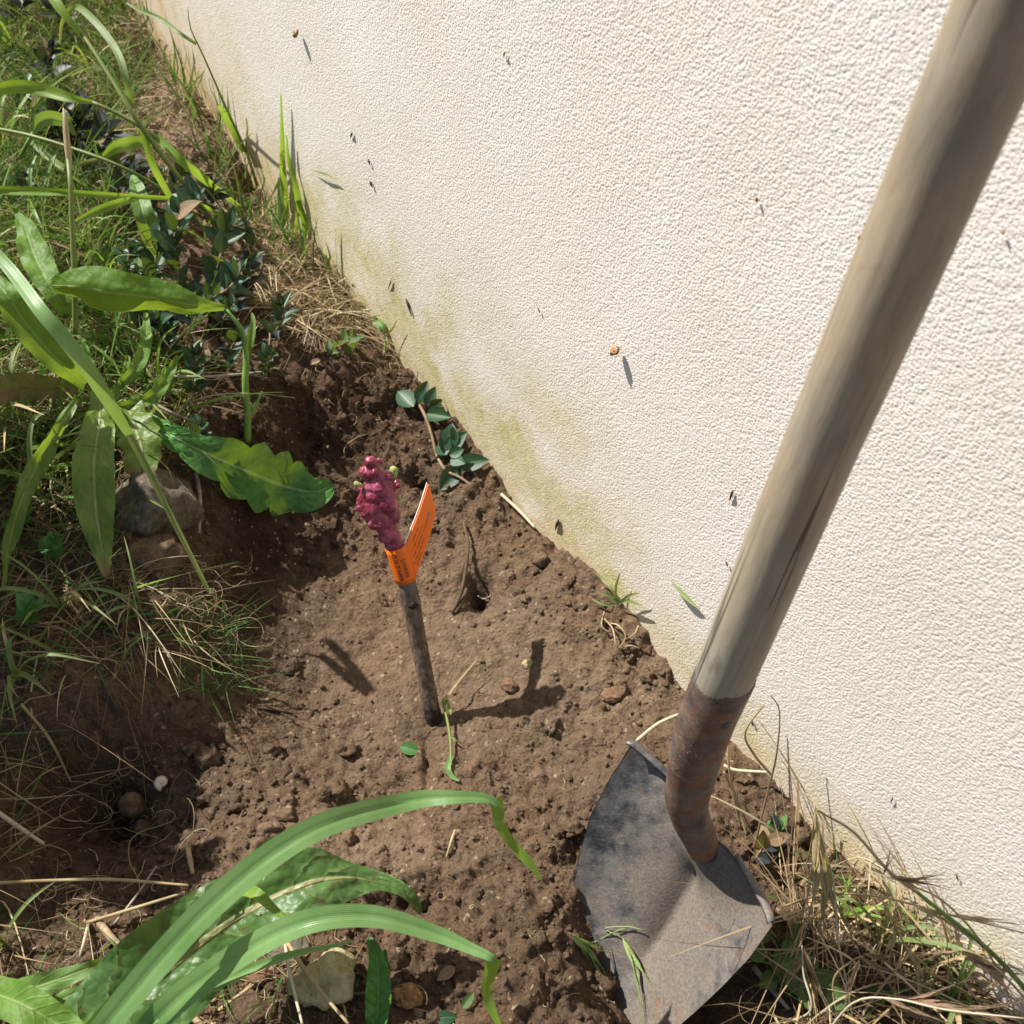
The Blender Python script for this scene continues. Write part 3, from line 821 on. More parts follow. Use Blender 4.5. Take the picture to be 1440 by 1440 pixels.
hm.vertices.foreach_set('co', hv.astype(np.float32).ravel()); hm.update(); hm.name = 'waxed_head'
hm.polygons.foreach_set('use_smooth', np.ones(len(hm.polygons), bool)); hm.materials.clear()
add('waxed_head', hm, MT['wax'], vine, label='lumpy graft union dipped in dark red wax')
# buds breaking through the wax
MT['bud'] = plain('pale_bud', (.40, .44, .15), .5, .25, 90, trans=.25)
for px, py, z, l, tilt in [(503, 681, .168, .0068, (-.8, 0, .5)), (553, 664, .172, .0115, (.2, .2, 1)), (559, 700, .150, .0055, (.9, -.4, .2))]:
    V, Fc = ICO2
    s = np.array([.42, .36, 1.0]) * l
    V2 = V * s * (1 - .45 * np.clip(V[:, 2:], 0, 1) ** 2)
    o = add('bud', mesh_np('bud', V2, Fc), MT['bud'], vine); frame_obj(o, atz(px, py, z), tilt)

# orange tag: a loop round the stem and a folded flag
MT['tag'] = plain('orange_plastic_tag', (.88, .17, .006), .48, .06, 40, .4, bump=.05, trans=.12)
MT['tag_white'] = plain('white_tag_backing', (.80, .74, .66), .6, .08, 60)
MT['ink'] = plain('dark_print', (.13, .035, .02), .6, .3, 60, bump=0)
MT['ink_grey'] = plain('grey_print', (.24, .17, .16), .6, .4, 200, bump=0)
tag = add('tag', None, parent=vine, label='bright orange printed tag looped round the vine')
t0, t1 = vine_path[-2], vine_path[int(np.argmin(np.abs(vine_path[:, 2] - .066)))]
ax = unit(t1 - t0); tl = np.linalg.norm(t1 - t0)
tr = .0108
toc = unit(CAMP - (t0 + t1) / 2); e2 = unit(toc - ax * np.dot(toc, ax)); e1_ = np.cross(e2, ax)
if e1_[0] < 0: e1_ = -e1_             # points to the right seen from the camera
def tagpt(s, ang, r=tr): return t0 + ax * s + r * (math.cos(ang) * e2 + math.sin(ang) * e1_)
angs = np.linspace(-math.pi, math.pi, 49)[:-1]; ss = np.linspace(0, tl, 8)
Vo = np.array([tagpt(s, a_) for s in ss for a_ in angs]); Vi = np.array([tagpt(s, a_, tr - .0005) for s in ss for a_ in angs])
n1 = len(Vo); Fo = grid_faces(8, 48, True)
j = np.arange(48); kk = (j + 1) % 48
ends = [np.stack([j, kk, kk + n1, j + n1], 1), np.stack([7 * 48 + kk, 7 * 48 + j, 7 * 48 + j + n1, 7 * 48 + kk + n1], 1)]
add('loop', mesh_np('loop', np.vstack([Vo, Vi]), [Fo[:, ::-1], Fo + n1] + ends), MT['tag'], tag)
# flag corners, the outer edge farther from the camera
fA, fD = tagpt(.001, 1.25, tr), tagpt(tl * .93, 1.25, tr)
fB, fC = atz(601, 680, .116), atz(611, 722, .082)
fn = unit(np.cross(fB - fA, fD - fA));
if np.dot(fn, CAMP - fA) < 0: fn = -fn
def flag_sheet(off0, off1, name, material, a0=0.0, a1=1.0):
    U_, V_ = np.meshgrid(np.linspace(a0, a1, 14), np.linspace(0, 1, 10), indexing='ij')
    Q = (fA * (1 - U_[..., None]) + fB * U_[..., None]) * (1 - V_[..., None]) + (fD * (1 - U_[..., None]) + fC * U_[..., None]) * V_[..., None]
    bend = (.0022 * np.sin(U_ * 2.6) + .0012 * np.sin(V_ * 3) * U_)[..., None]
    A1 = (Q + fn * (bend + off1)).reshape(-1, 3); A0 = (Q + fn * (bend + off0)).reshape(-1, 3)
    Fg = grid_faces(14, 10); n1 = len(A1)
    rim = np.concatenate([np.arange(10), np.arange(1, 14) * 10 + 9, 13 * 10 + np.arange(8, -1, -1), np.arange(12, 0, -1) * 10])
    rq = np.stack([rim, np.roll(rim, -1), np.roll(rim, -1) + n1, rim + n1], 1)
    return add(name, mesh_np(name, np.vstack([A1, A0]), [Fg, Fg[:, ::-1] + n1, rq], False), material, tag)
flag_sheet(-.0002, .0003, 'flag', MT['tag'])
fl2 = flag_sheet(-.0012, -.0007, 'flag', MT['tag_white'])
# the back leaf of the folded flag stands a little above the front one
vv2 = np.array([v.co[:] for v in fl2.data.vertices]); vv2 += (fA - fD) / np.linalg.norm(fA - fD) * .0016 - fn * .0006
fl2.data.vertices.foreach_set('co', vv2.astype(np.float32).ravel()); fl2.data.update()

def flag_pt(u_, v_, lift=.0005):
    q = (fA * (1 - u_) + fB * u_) * (1 - v_) + (fD * (1 - u_) + fC * u_) * v_
    return q + fn * (.0022 * math.sin(u_ * 2.6) + .0012 * math.sin(v_ * 3) * u_ + lift)
def print_mesh(name, rects, fpt):
    Vs, Fq = [], []
    for (ua, ub, va, vb) in rects:
        n = len(Vs); Vs += [fpt(ua, va), fpt(ub, va), fpt(ub, vb), fpt(ua, vb)]; Fq.append([n, n + 1, n + 2, n + 3])
    return mesh_np(name, np.array(Vs), np.array(Fq), False)
rects = []
r = random.Random(4)
for (v0, ua, ub) in [(.22, .16, .40), (.38, .05, .46), (.54, .08, .64), (.70, .04, .50), (.84, .10, .30)]:
    u_ = ua
    while u_ < ub:                                   # words too small to read: short marks of uneven length
        w = r.uniform(.012, .030)
        for k2 in range(3):
            rects.append((u_ + k2 * w / 3, u_ + k2 * w / 3 + w / 4.5, v0 - r.uniform(.016, .028), v0 + r.uniform(.012, .026)))
        u_ += w + (r.uniform(.02, .045) if r.random() < .3 else .006)
add('printed_lines', print_mesh('printed_lines', rects, flag_pt), MT['ink'], tag)
rects = [(.64 + .018 * i + r.uniform(-.01, .01), .66 + .018 * i, .50 - .05 * math.sin(i * .5) + r.uniform(-.03, .03), .54 + .03 * math.sin(i) + r.uniform(-.01, .03)) for i in range(9)]
add('printed_emblem', print_mesh('printed_emblem', rects, lambda u_, v_: flag_pt(u_, v_, .0006)), MT['ink_grey'], tag)
# block letters running down the loop
def text_mesh(s, size):
    cu = bpy.data.curves.new('t', 'FONT'); cu.body = s; cu.size = size; cu.offset = size * .012
    ob = bpy.data.objects.new('t', cu); COL.objects.link(ob)
    bpy.context.view_layer.update()
    me = bpy.data.meshes.new_from_object(ob.evaluated_get(bpy.context.evaluated_depsgraph_get()))
    bpy.data.objects.remove(ob, do_unlink=True)
    V = np.array([v.co[:] for v in me.vertices]); polys = [list(p.vertices) for p in me.polygons]
    bpy.data.meshes.remove(me)
    return V, polys
for s, size, ang0, s0, s1 in (('O RI Z AMM', .0085, -.62, .10, .86), ('LVNNN', .0065, .12, .30, .80)):
    V, polys = text_mesh(s, size)
    x0, x1 = V[:, 0].min(), V[:, 0].max()
    V[:, 0] = (V[:, 0] - x0) / (x1 - x0)
    pts = np.array([tagpt((s0 + (s1 - s0) * v[0]) * tl, ang0 + v[1] / tr * .75, tr + .0003) for v in V])
    me = bpy.data.meshes.new('lettering'); me.from_pydata(pts.tolist(), [], polys); me.update()
    add('lettering', me, MT['ink'], tag)

# ------------------------------------------------------------------ stones, snails, bits
MT['stone_grey'] = stone_mat('lichened_stone', (.10, .082, .06), (.19, .158, .118), (.34, .29, .225), .7)
MT['stone_yellow'] = stone_mat('yellow_limestone', (.40, .34, .16), (.60, .52, .28), (.76, .69, .45))
MT['stone_brown'] = stone_mat('brown_pebble', (.13, .085, .05), (.22, .15, .09), (.32, .23, .15))
MT['stone_red'] = stone_mat('red_pebble', (.20, .105, .062), (.29, .17, .105), (.42, .29, .20))
MT['stone_dark'] = stone_mat('dark_pebble', (.05, .052, .06), (.10, .10, .11), (.18, .17, .17))
MT['stone_grey2'] = stone_mat('grey_pebble', (.15, .125, .10), (.24, .20, .16), (.33, .28, .23))
def stone(name, label, cat, px, py, h, rpx, asp, material, seed, lump=.28, group=None, rot=0.0):
    c0 = P(px, py, h); dep = float(proj(c0)[2]); s = rpx * dep / F_PX
    V, Fc = ICO4
    V2 = V * (1 + lump * NZ[seed % 8].n3(V * 1.2 + seed * 7) + lump * .45 * NZ[(seed + 2) % 8].n3(V * 3 + seed) + lump * .2 * NZ[(seed + 4) % 8].n3(V * 8 + seed))[:, None]
    V2 = V2 * s * np.array(asp)
    o = add(name, mesh_np(name, V2, Fc), material, label=label, cat=cat, group=group)
    o.location = c0; o.rotation_euler = (0, 0, rot)
    return o
stone('stone', 'large lichened grey-brown stone lodged in the bank of the hole', 'stone', 222, 722, -.012, 58, (.90, .95, 1.12), MT['stone_grey'], 3, .34)
stone('stone', 'reddish broken stone under the big lichened stone', 'stone', 215, 785, -.012, 40, (1.1, .8, .7), MT['stone_brown'], 12, .4)
stone('stone', 'pale yellow limestone lump lying among dry stalks', 'stone', 458, 1380, .008, 44, (1.0, .74, .62), MT['stone_yellow'], 5, .46, rot=.3)
stone('clod', 'crumbly ochre soil lump beside the small upright dock leaf', 'clod', 572, 1402, .003, 19, (1.1, .9, .8), plain('ochre_clod', (.27, .155, .062), .95, .5, 220, .1, bump=1.0), 6, .3)
stone('pebble', 'smooth oval brown pebble sitting in the dark pit', 'pebble', 186, 1133, .012, 27, (.62, .62, 1.05), MT['stone_brown'], 8, .14)
stone('pebble', 'broken pinkish-red pebble on the floor of the hole', 'pebble', 717, 965, .002, 12, (1.0, .85, .8), MT['stone_red'], 9, .35)
stone('pebble', 'small tan crumb of stone beyond the pinkish-red pebble', 'pebble', 742, 934, .001, 8, (1, .8, .8), MT['stone_yellow'], 10, .3)
stone('pebble', 'rusty orange stone flake by the wall foot', 'pebble', 862, 976, -.002, 13, (1.2, .9, .5), MT['stone_red'], 11, .3)
stone('pebble', 'dark rounded pebble in the litter between shovel and wall', 'pebble', 1103, 1180, .004, 13, (1.1, .9, .8), MT['stone_dark'], 13, .12)
stone('pebble', 'small round grey pebble near the ochre soil lump', 'pebble', 588, 1426, .002, 8, (1, .9, .8), MT['stone_grey2'], 14, .1)
stone('stone', 'flat grey stone half under the broad grass blade', 'stone', 405, 1335, .002, 30, (1.0, .8, .5), MT['stone_grey2'], 15, .25)
stone('stone', 'dark soil-covered stone at the foot of the dock leaf', 'stone', 350, 1425, .0, 36, (1.0, .8, .6), MT['soil'], 16, .25)
stone('pebble', 'pinkish flat pebble under the wide grass blades', 'pebble', 365, 1372, .002, 14, (1.1, .8, .5), MT['stone_red'], 17, .25)

def snail_mesh(R):
    """low spired shell: a coil that widens as it turns"""
    Vs = []; turns = 2.7; nseg = 60; sides = 12
    for i in range(nseg + 1):
        t_ = i / nseg; a_ = t_ * turns * 2 * math.pi
        rad = R * .58 * (.10 + .90 * t_ ** 1.7); dist = R * .52 * t_ ** 1.6; z_ = R * .62 * (1 - t_) ** 1.0
        for j_ in range(sides):
            b_ = j_ / sides * 2 * math.pi
            rr_ = dist + rad * math.cos(b_) * .8
            Vs.append((rr_ * math.cos(a_), rr_ * math.sin(a_), z_ + rad * math.sin(b_) * .8))
    Fq = grid_faces(nseg + 1, sides, True)
    n_ = len(Vs); cen = np.array(Vs[-sides:]).mean(0); Vs.append(tuple(cen))
    j_ = np.arange(sides); k_ = (j_ + 1) % sides
    cap_ = np.stack([nseg * sides + j_, nseg * sides + k_, np.full(sides, n_)], 1)
    uv = np.stack([np.tile(np.arange(sides) / sides, nseg + 1), np.repeat(np.linspace(0, 1, nseg + 1), sides)], 1); uv = np.vstack([uv, [0, 1]])
    return mesh_np('snail_shell', np.array(Vs), [Fq, cap_], uv=uv)
def shell_mat(name, a, b):
    m = M(name); uv = m.n('SeparateXYZ', {0: m.coord('UV')})
    band = m.math('SINE', m.math('MULTIPLY', uv.outputs[0], 20)); rib = m.math('SINE', m.math('MULTIPLY', uv.outputs[1], 210))
    c = m.mix(m.ramp(band, [(.35, 0.0), (.6, 1.0)]), a, b); c = m.mix(m.math('MULTIPLY', m.math('ADD', rib, 1), .12), c, b)
    return m.done(c, .4, m.bump(rib, .2, .0006))
MT['shell'] = shell_mat('brown_shell', (.40, .235, .115), (.20, .10, .045)); MT['shell_pale'] = shell_mat('pale_shell', (.66, .58, .44), (.44, .36, .25))
n3v = np.array([WN[0], WN[1], 0])
for px, py, R, lb in ((866, 494, .0066, 'small banded brown snail shell clinging to the middle of the wall'), (417, 47, .0066, 'tiny brown snail shell high on the far part of the wall')):
    o = add('snail', snail_mesh(R), MT['shell'], label=lb, cat='snail'); frame_obj(o, onwall(px, py, .0060), unit(n3v + np.array([.2, .1, .5])))
o = add('snail_shell', snail_mesh(.0095), MT['shell_pale'], label='pale empty snail shell lying at the edge of the dark pit', cat='snail shell'); frame_obj(o, P(228, 1100, .006), (.2, -.5, .8))
# dried husks and insects caught on the render
MT['husk'] = plain('dark_husk', (.10, .065, .045), .7, .5, 300); MT['husk_red'] = plain('rusty_husk', (.34, .13, .05), .7, .4, 300)
HUSKS = [(1028, 697, 4, 15, 'husk', 'dark thin splinter stuck to the wall left of the handle'), (1064, 281, 5, 7, 'husk_red', 'rusty red fleck stuck high on the wall near the handle'),
         (1208, 334, 4, 9, 'husk_red', 'rusty fleck on the wall touching the handle outline'), (522, 259, 4, 10, 'husk', 'brown dry seed on the wall above the wall grass, upper one'),
         (494, 190, 3, 8, 'husk', 'tiny dark spider-like fleck high on the far wall'), (519, 228, 3, 9, 'husk', 'thin brown bract between two dark flecks on the far wall'),
         (709, 76, 3, 7, 'husk_red', 'small rusty speck near the top of the wall'), (575, 432, 4, 26, 'husk', 'dry dark stalk bit hanging on the wall by its foot'),
         (783, 738, 5, 16, 'husk', 'dark seed husk stuck in the algae stain'), (1058, 1017, 4, 9, 'husk', 'dark seed on the wall right of the rusty socket'),
         (1254, 1125, 2, 10, 'husk', 'fine dark bristle on the wall above the dry grass'), (1346, 1234, 3, 11, 'husk', 'dark flake on the wall above the brome heads'),
         (1411, 327, 5, 6, 'husk_red', 'brown grain on the wall right of the handle'), (758, 437, 2, 8, 'husk', 'hair-thin dark fibre on the wall above the snail'),
         (548, 1010 - 610, 2, 14, 'husk', 'faint dark fibre on the wall above the sprout'), (1022, 793, 3, 8, 'stone_grey', 'grey chip in the render beside the handle')]
for i, (px, py, w, l, mt, lb) in enumerate(HUSKS):
    c0 = onwall(px, py, .0025); dep = float(proj(c0)[2]) / F_PX
    p = [onwall(px - .18 * l * (1 if i % 2 else -1), py - l / 2, .0018), onwall(px, py, .0022), onwall(px + .15 * l * (1 if i % 2 else -1), py + l / 2, .0012)]
    rad = np.array([.12, .5, .45, .3, .1]) * w * dep
    path = catmull(p, 9); V, Fs, uv = tube_arrays(path, np.interp(np.linspace(0, 1, 9), np.linspace(0, 1, 5), rad), 6)
    add('husk', mesh_np('husk', V, Fs, uv=uv), MT[mt], label=lb, cat='husk')
# ------------------------------------------------------------------ leaf and blade builders
def leaf_arrays(path, width, n=26, m=9, fold=.25, wave=0.0, wavef=4.0, teeth=None, wrinkle=0.0, roll=0.0, side=None, seed=0, droop=0.0):
    """path (k,3) or (k,3); width: function t-> half width in metres; faces the camera side unless side is given"""
    C = catmull(path, n); t = np.linspace(0, 1, n)
    T = unit(np.gradient(C, axis=0))
    if side is None:
        view = unit(C - CAMP); Sd = unit(np.cross(T, view))
    else:
        Sd = unit(np.cross(T, np.cross(np.broadcast_to(side, T.shape), T)))
    if np.ndim(roll) or roll:
        rl = np.interp(t, np.linspace(0, 1, np.size(roll)), np.atleast_1d(roll)) if np.ndim(roll) else np.full(n, roll)
        Nn = np.cross(Sd, T); Sd = Sd * np.cos(rl)[:, None] + Nn * np.sin(rl)[:, None]
    Nn = unit(np.cross(Sd, T))
    if side is None:
        flip = np.sign((Nn * (CAMP - C)).sum(1)); flip[flip == 0] = 1; Nn = Nn * (np.sign(np.sum(flip)) or 1)
    u = np.linspace(-1, 1, m)
    w = width(t)
    V = np.zeros((n, m, 3))
    rr = np.random.default_rng(seed); ph = rr.random(4) * 6.28
    for j, uj in enumerate(u):
        wj = w.copy()
        if teeth is not None and abs(uj) > .6: wj = w * (1 + (abs(uj) - .6) / .4 * teeth(t, 0 if uj < 0 else 1))
        hgt = fold * abs(uj) * w + wave * np.sin(t * wavef * 6.28 + ph[0] + (1.7 if uj < 0 else 0)) * uj ** 2 * np.minimum(1, w / (w.max() * .5)) - droop * uj ** 2 * w
        if wrinkle: hgt = hgt + wrinkle * NZ[seed % 8].n2(t * 14 + seed, np.full(n, uj * 3.0 + seed)) * (1 - .5 * abs(uj))
        hgt = hgt - .10 * w * math.exp(-(uj / .12) ** 2)
        V[:, j] = C + Sd * (uj * wj)[:, None] + Nn * hgt[:, None]
    uv = np.stack([np.broadcast_to((u + 1) / 2, (n, m)), np.broadcast_to(t[:, None], (n, m))], -1).reshape(-1, 2)
    return V.reshape(-1, 3), grid_faces(n, m), uv

def nibble(t, s):
    return -.10 * np.maximum(0, NZ[3 + s].n2(t * 17, np.full(t.shape, 3.7 + s))) - .05 * np.maximum(0, NZ[5].n2(t * 41, np.full(t.shape, 1.3 + s)))

def px_pts(pts): return np.array([P(*p) for p in pts])
def wprof(pts3, wpx):
    """pixel half widths along a path -> metres"""
    dep = proj(pts3)[2]; k = len(wpx)
    d_ = np.interp(np.linspace(0, 1, 40), np.linspace(0, 1, len(dep)), dep) / F_PX
    tt = np.linspace(0, 1, k)
    def f(t):
        ww = np.interp(t, tt, wpx)
        if k > 2:   # soften the corners
            e = .5 / (k - 1)
            ww = (np.interp(np.clip(t - e, 0, 1), tt, wpx) + 2 * ww + np.interp(np.clip(t + e, 0, 1), tt, wpx)) / 4
            ww = np.where(t > .999, wpx[-1], ww)
        return ww * np.interp(t, np.linspace(0, 1, 40), d_)
    return f
def leaf(parent, pts, wpx, material, name='leaf', label=None, **kw):
    p3 = px_pts(pts)
    V, Fq, uv = leaf_arrays(p3, wprof(p3, wpx), **kw)
    return add(name, mesh_np(name, V, Fq, uv=uv), material, parent, label=label)
def blade(pts, wpx, material, label=None, parent=None, name='grass', cat='grass', n=40, m=5, fold=.22, group=None, **kw):
    p3 = px_pts(pts)
    V, Fq, uv = leaf_arrays(p3, wprof(p3, wpx), n=n, m=m, fold=fold, **kw)
    return add(name, mesh_np(name, V, Fq, uv=uv), material, parent, label=label, cat=None if parent else cat, group=group)
def stalk(pts, rpx, material, parent=None, name='stem', n=26, sides=7, **kw):
    p3 = px_pts(pts); dep = proj(p3)[2] / F_PX
    rad = np.broadcast_to(np.asarray(rpx, float), (len(p3),)) * dep
    return tube(name, p3, np.asarray(rad), material, parent, sides, n, **kw)

# ------------------------------------------------------------------ broad grass arching over the front of the bed
t = thing('broad_grass', 'lush broad-bladed grass arching over the soil in front of the hole', 'grass')
blade([(60,1560,.02),(150,1440,.09),(290,1280,.17),(430,1172,.20),(570,1128,.20),(640,1121,.195),(686,1123,.189),(700,1132,.184)], [10,17,21,19,18,16,13,4], MT['blade'], parent=t, name='leaf_blade', fold=.14, m=9, n=60, roll=[0,.1,0,-.1,.15])
blade([(696,1124,.187),(700,1140,.178),(703,1160,.168),(722,1188,.150),(745,1214,.135),(762,1238,.125)], [11,9,6,7,6,1], MT['blade_y'], parent=t, name='folded_tip', fold=.15, roll=[.5,.1,-.3,.2])
blade([(120,1580,.02),(215,1440,.08),(310,1360,.13),(420,1300,.16),(520,1288,.165),(610,1312,.155),(665,1335,.145),(690,1346,.14),(697,1354,.136)], [10,18,20,19,18,16,15,11,4], MT['blade'], parent=t, name='leaf_blade', fold=.14, m=9, n=60, roll=[0,0,.1,-.15,0])
blade([(694,1349,.1385),(690,1366,.125),(684,1392,.11),(690,1415,.10),(706,1450,.085)], [11,9,6,7,2], MT['blade_y'], parent=t, name='folded_tip', fold=.15, roll=[.4,0,-.3])
blade([(90,1530,.03),(200,1440,.075),(300,1385,.10),(400,1345,.115),(470,1330,.12),(500,1322,.12)], [7,11,10,8,5,1], MT['blade'], parent=t, name='leaf_blade', fold=.35)
blade([(310,1262,.15),(340,1252,.16),(362,1258,.16),(385,1278,.155),(405,1292,.15)], [8,9,9,6,3], MT['blade_y'], parent=t, name='leaf_blade', fold=.2, roll=[.6,.2,-.3])
blade([(90,1500,.05),(140,1440,.085),(220,1345,.12),(280,1282,.135)], [13,16,11,3], MT['blade_y'], parent=t, name='leaf_blade', fold=.3)

# ------------------------------------------------------------------ broad-leaved dock in the front
t = thing('dock_plant', 'dark wrinkled dock plant behind the broad arching grass', 'dock plant')
leaf(t, [(50,1530,.02),(155,1435,.05),(284,1325,.085),(378,1265,.105),(450,1236,.11),(520,1236,.10),(572,1260,.085),(592,1284,.07)], [30,62,74,70,54,40,24,3], MT['dock_front'], n=60, m=15, fold=.12, wave=.010, wavef=3.2, wrinkle=.0042, seed=3, roll=[.1,.0,-.1,.5,.9])
leaf(t, [(-60,1440,.015),(20,1400,.04),(90,1375,.06),(150,1352,.06),(172,1340,.05)], [14,21,19,11,2], MT['pale_leaf'], label='pale green smooth leaf', n=36, m=9, fold=.15, wave=.003, seed=4)
leaf(t, [(-40,1385,.04),(30,1412,.06),(80,1440,.06),(150,1480,.05)], [18,27,24,8], MT['dock'], n=30, m=9, fold=.2, wave=.003, seed=5)
leaf(t, [(0,1480,.03),(90,1405,.045),(150,1390,.04),(180,1375,.035)], [9,13,10,2], MT['pale_leaf'], n=30, m=9, fold=.2, wave=.003, seed=15)
t = thing('dock_seedling', 'single small dock leaf standing upright between stones', 'seedling')
leaf(t, [(528,1450,.0),(532,1400,.02),(530,1350,.035),(519,1318,.045)], [11,20,15,2], MT['hawk'], n=36, m=9, fold=.5, wave=.003, wrinkle=.0015, seed=6)
leaf(t, [(540,1420,.0),(542,1375,.015),(541,1335,.028)], [5,8,2], MT['hawk'], n=20, m=7, fold=.4, seed=7)

# ------------------------------------------------------------------ rosette on the bank (left)
def lobes(t, s):
    x = (t * 6.5 + .25 * np.sin(t * 9) + (0.0 if s else .35)) % 1
    return (.16 - .62 * np.abs(x - .40) ** 1.2 * (1 - smooth(.78, .97, t))) * smooth(.05, .3, t)
t = thing('wild_chicory', 'leafy weed rosette spilling over the bank above the stone', 'weed')
leaf(t, [(205,590,.05),(250,618,.05),(300,642,.046),(350,664,.040),(400,684,.036),(440,692,.032),(468,682,.03)], [10,17,27,38,44,34,3], MT['hawk'], label='fresh green toothed leaf reaching out over the hole', n=80, m=13, fold=.10, wave=.005, wavef=3.3, teeth=lobes, wrinkle=.003, seed=9)
leaf(t, [(140,552,.07),(140,590,.075),(132,650,.065),(134,710,.05),(142,765,.035),(150,812,.022)], [9,18,26,30,20,3], MT['yellow_leaf'], label='long hanging yellow-green leaf with pale midrib', n=80, m=11, fold=.16, wave=.006, wavef=4.2, wrinkle=.0026, teeth=nibble, seed=10)
leaf(t, [(108,560,.07),(84,600,.07),(55,650,.06),(28,710,.05),(12,770,.04),(4,830,.03)], [4,9,14,12,8,2], MT['yellow_leaf'], n=70, m=9, fold=.2, wave=.005, wavef=3, teeth=nibble, wrinkle=.002, seed=11, roll=[0,.4,.1,.5,.2])
leaf(t, [(120,540,.06),(80,505,.11),(40,460,.15),(10,415,.18),(-20,380,.19)], [8,18,22,18,4], MT['dock'], n=40, m=11, fold=.15, wave=.004, seed=12)
leaf(t, [(110,545,.05),(60,545,.06),(20,545,.07),(-30,565,.07)], [8,18,22,8], MT['red_leaf'], label='reddish blotched leaf', n=26, m=9, fold=.2, wave=.004, seed=13)
leaf(t, [(96,440,.08),(70,400,.11),(50,360,.12),(35,318,.12),(24,300,.12)], [10,20,22,14,3], MT['dock'], label='broad sunlit leaf at the back of the rosette', n=60, m=11, fold=.12, wave=.004, wrinkle=.0026, teeth=nibble, seed=14)
leaf(t, [(175,560,.05),(190,600,.05),(200,635,.04),(195,668,.03)], [12,26,30,14], MT['yellow_leaf'], n=30, m=9, fold=.1, wave=.005, teeth=lobes, seed=16)
for i, pts in enumerate([[(150,560,.05),(190,520,.07),(205,480,.08),(205,440,.09)], [(160,575,.05),(210,560,.06),(235,530,.07),(250,500,.075)], [(150,570,.05),(175,535,.06),(180,500,.07)], [(140,560,.05),(128,520,.08),(118,480,.10)]]):
    leaf(t, pts, [5,9,9,2] if len(pts) == 4 else [5,9,2], MT['dock'], n=20, m=7, fold=.35, wave=.003, seed=20 + i)
# tall stem carrying the large horizontal leaf
t = thing('sow_thistle', 'green stemmed weed with one large arching leaf beside the dry roots', 'weed')
stalk([(348,622,.0),(348,580,.025),(345,540,.05),(346,500,.075),(340,465,.095),(318,436,.11)], [5,5.5,5,4.5,4,3], MT['stem'], t)
stalk([(349,590,.02),(362,565,.035),(368,550,.045)], [3,3,1.5], MT['stem'], t, name='side_shoot', n=10)
leaf(t, [(316,434,.112),(260,428,.13),(200,418,.14),(150,412,.14),(105,404,.135),(72,402,.13)], [3,17,27,32,30,8], MT['dock'], label='large arching sunlit leaf', n=80, m=13, fold=-.55, wave=.005, wavef=2.2, wrinkle=.0016, teeth=nibble, seed=17, roll=[.3,.5,.3,.2])
leaf(t, [(347,505,.07),(352,478,.085),(356,452,.095),(354,440,.10)], [4,6,5,1], MT['dock'], n=18, m=5, fold=.4)

# ------------------------------------------------------------------ single long blades and stalks over the turf
blade([(-30,330,.27),(15,380,.265),(60,440,.25),(110,500,.22),(150,560,.17),(182,612,.12)], [7,9,10,11,10,5], MT['blade'], 'long blue-green grass blade slanting across the leafy rosette', fold=.25)
blade([(180,608,.12),(210,665,.095),(250,745,.06),(294,832,.03)], [5,4,4,2.5], MT['stalk'], 'straight green grass stalk pointing down into the hole', fold=.5, name='grass_stalk', cat='grass stalk')
t = thing('tall_grass', 'tall grass stalk with broad leaf bases leaning over the upper turf', 'grass')
stalk([(60,-20,.30),(110,40,.27),(150,100,.24),(190,165,.20),(235,228,.14),(285,292,.06),(310,330,.0)], [2.5,2.5,3,3.5,3.5,3,3], MT['stalk'], t)
blade([(60,-30,.31),(80,5,.295),(100,32,.28),(116,52,.265)], [9,8,6,2], MT['blade_y'], parent=t, name='leaf_blade')
blade([(185,150,.20),(178,115,.23),(168,80,.25),(150,50,.26),(125,22,.265),(105,10,.26),(88,30,.23),(84,62,.19)], [4,5,5,5,5,4,3,1], MT['blade_d'], parent=t, name='leaf_blade')
blade([(200,180,.19),(215,232,.15),(240,280,.09),(260,330,.03)], [5,5,4,2], MT['blade_y'], parent=t, name='leaf_blade')
t = thing('tall_grass', 'grass stalk with flat wide leaf lying across the dark glossy leaves', 'grass')
stalk([(128,143,.16),(170,162,.15),(215,190,.13),(260,228,.09),(300,258,.05),(346,280,.0)], [2.5,3,3.5,4,3.5,3], MT['stalk'], t)
blade([(-30,132,.17),(20,122,.175),(60,126,.175),(100,138,.17),(130,144,.165)], [6,9,9,8,2], MT['blade_y'], parent=t, name='leaf_blade')
blade([(220,192,.13),(262,232,.10),(300,262,.06),(336,290,.015)], [6,6,5,2], MT['blade_y'], parent=t, name='leaf_blade')
t = thing('tall_grass', 'thin yellow grass stalk bowing low over the turf to the evergreen clump', 'grass')
stalk([(-30,176,.12),(40,190,.13),(100,208,.13),(165,232,.12),(222,262,.09),(262,290,.05),(290,330,.0)], [2.4,2.6,2.6,2.6,2.4,2.2,2], MT['stalk'], t)
blade([(146,220,.12),(162,208,.13),(182,202,.13),(200,200,.125),(214,203,.12)], [3,8,10,8,2], MT['blade_y'], parent=t, name='leaf_blade')
t = thing('tall_grass', 'level grass blade stretched over the turf above the big sunlit leaf', 'grass')
blade([(-40,266,.13),(20,268,.135),(80,270,.135),(140,274,.13),(200,277,.12),(262,282,.09),(305,300,.05),(330,330,.0)], [6,6,5,4,3,2.6,2.4,2], MT['blade_y'], parent=t, name='leaf_blade', fold=.3)
blade([(106,312,.11),(135,297,.12),(165,286,.125),(196,278,.12)], [2,6,6,2], MT['blade_y'], parent=t, name='leaf_blade')
t = thing('seed_stalk', 'upright plantain-like stalk with brown pointed tip rising from the rosette', 'stalk')
stalk([(106,470,.06),(105,400,.12),(102,330,.17),(99,260,.215),(95,215,.24),(91,162,.27)], [4,4,3.6,3.4,3,1], MT['stalk'], t)
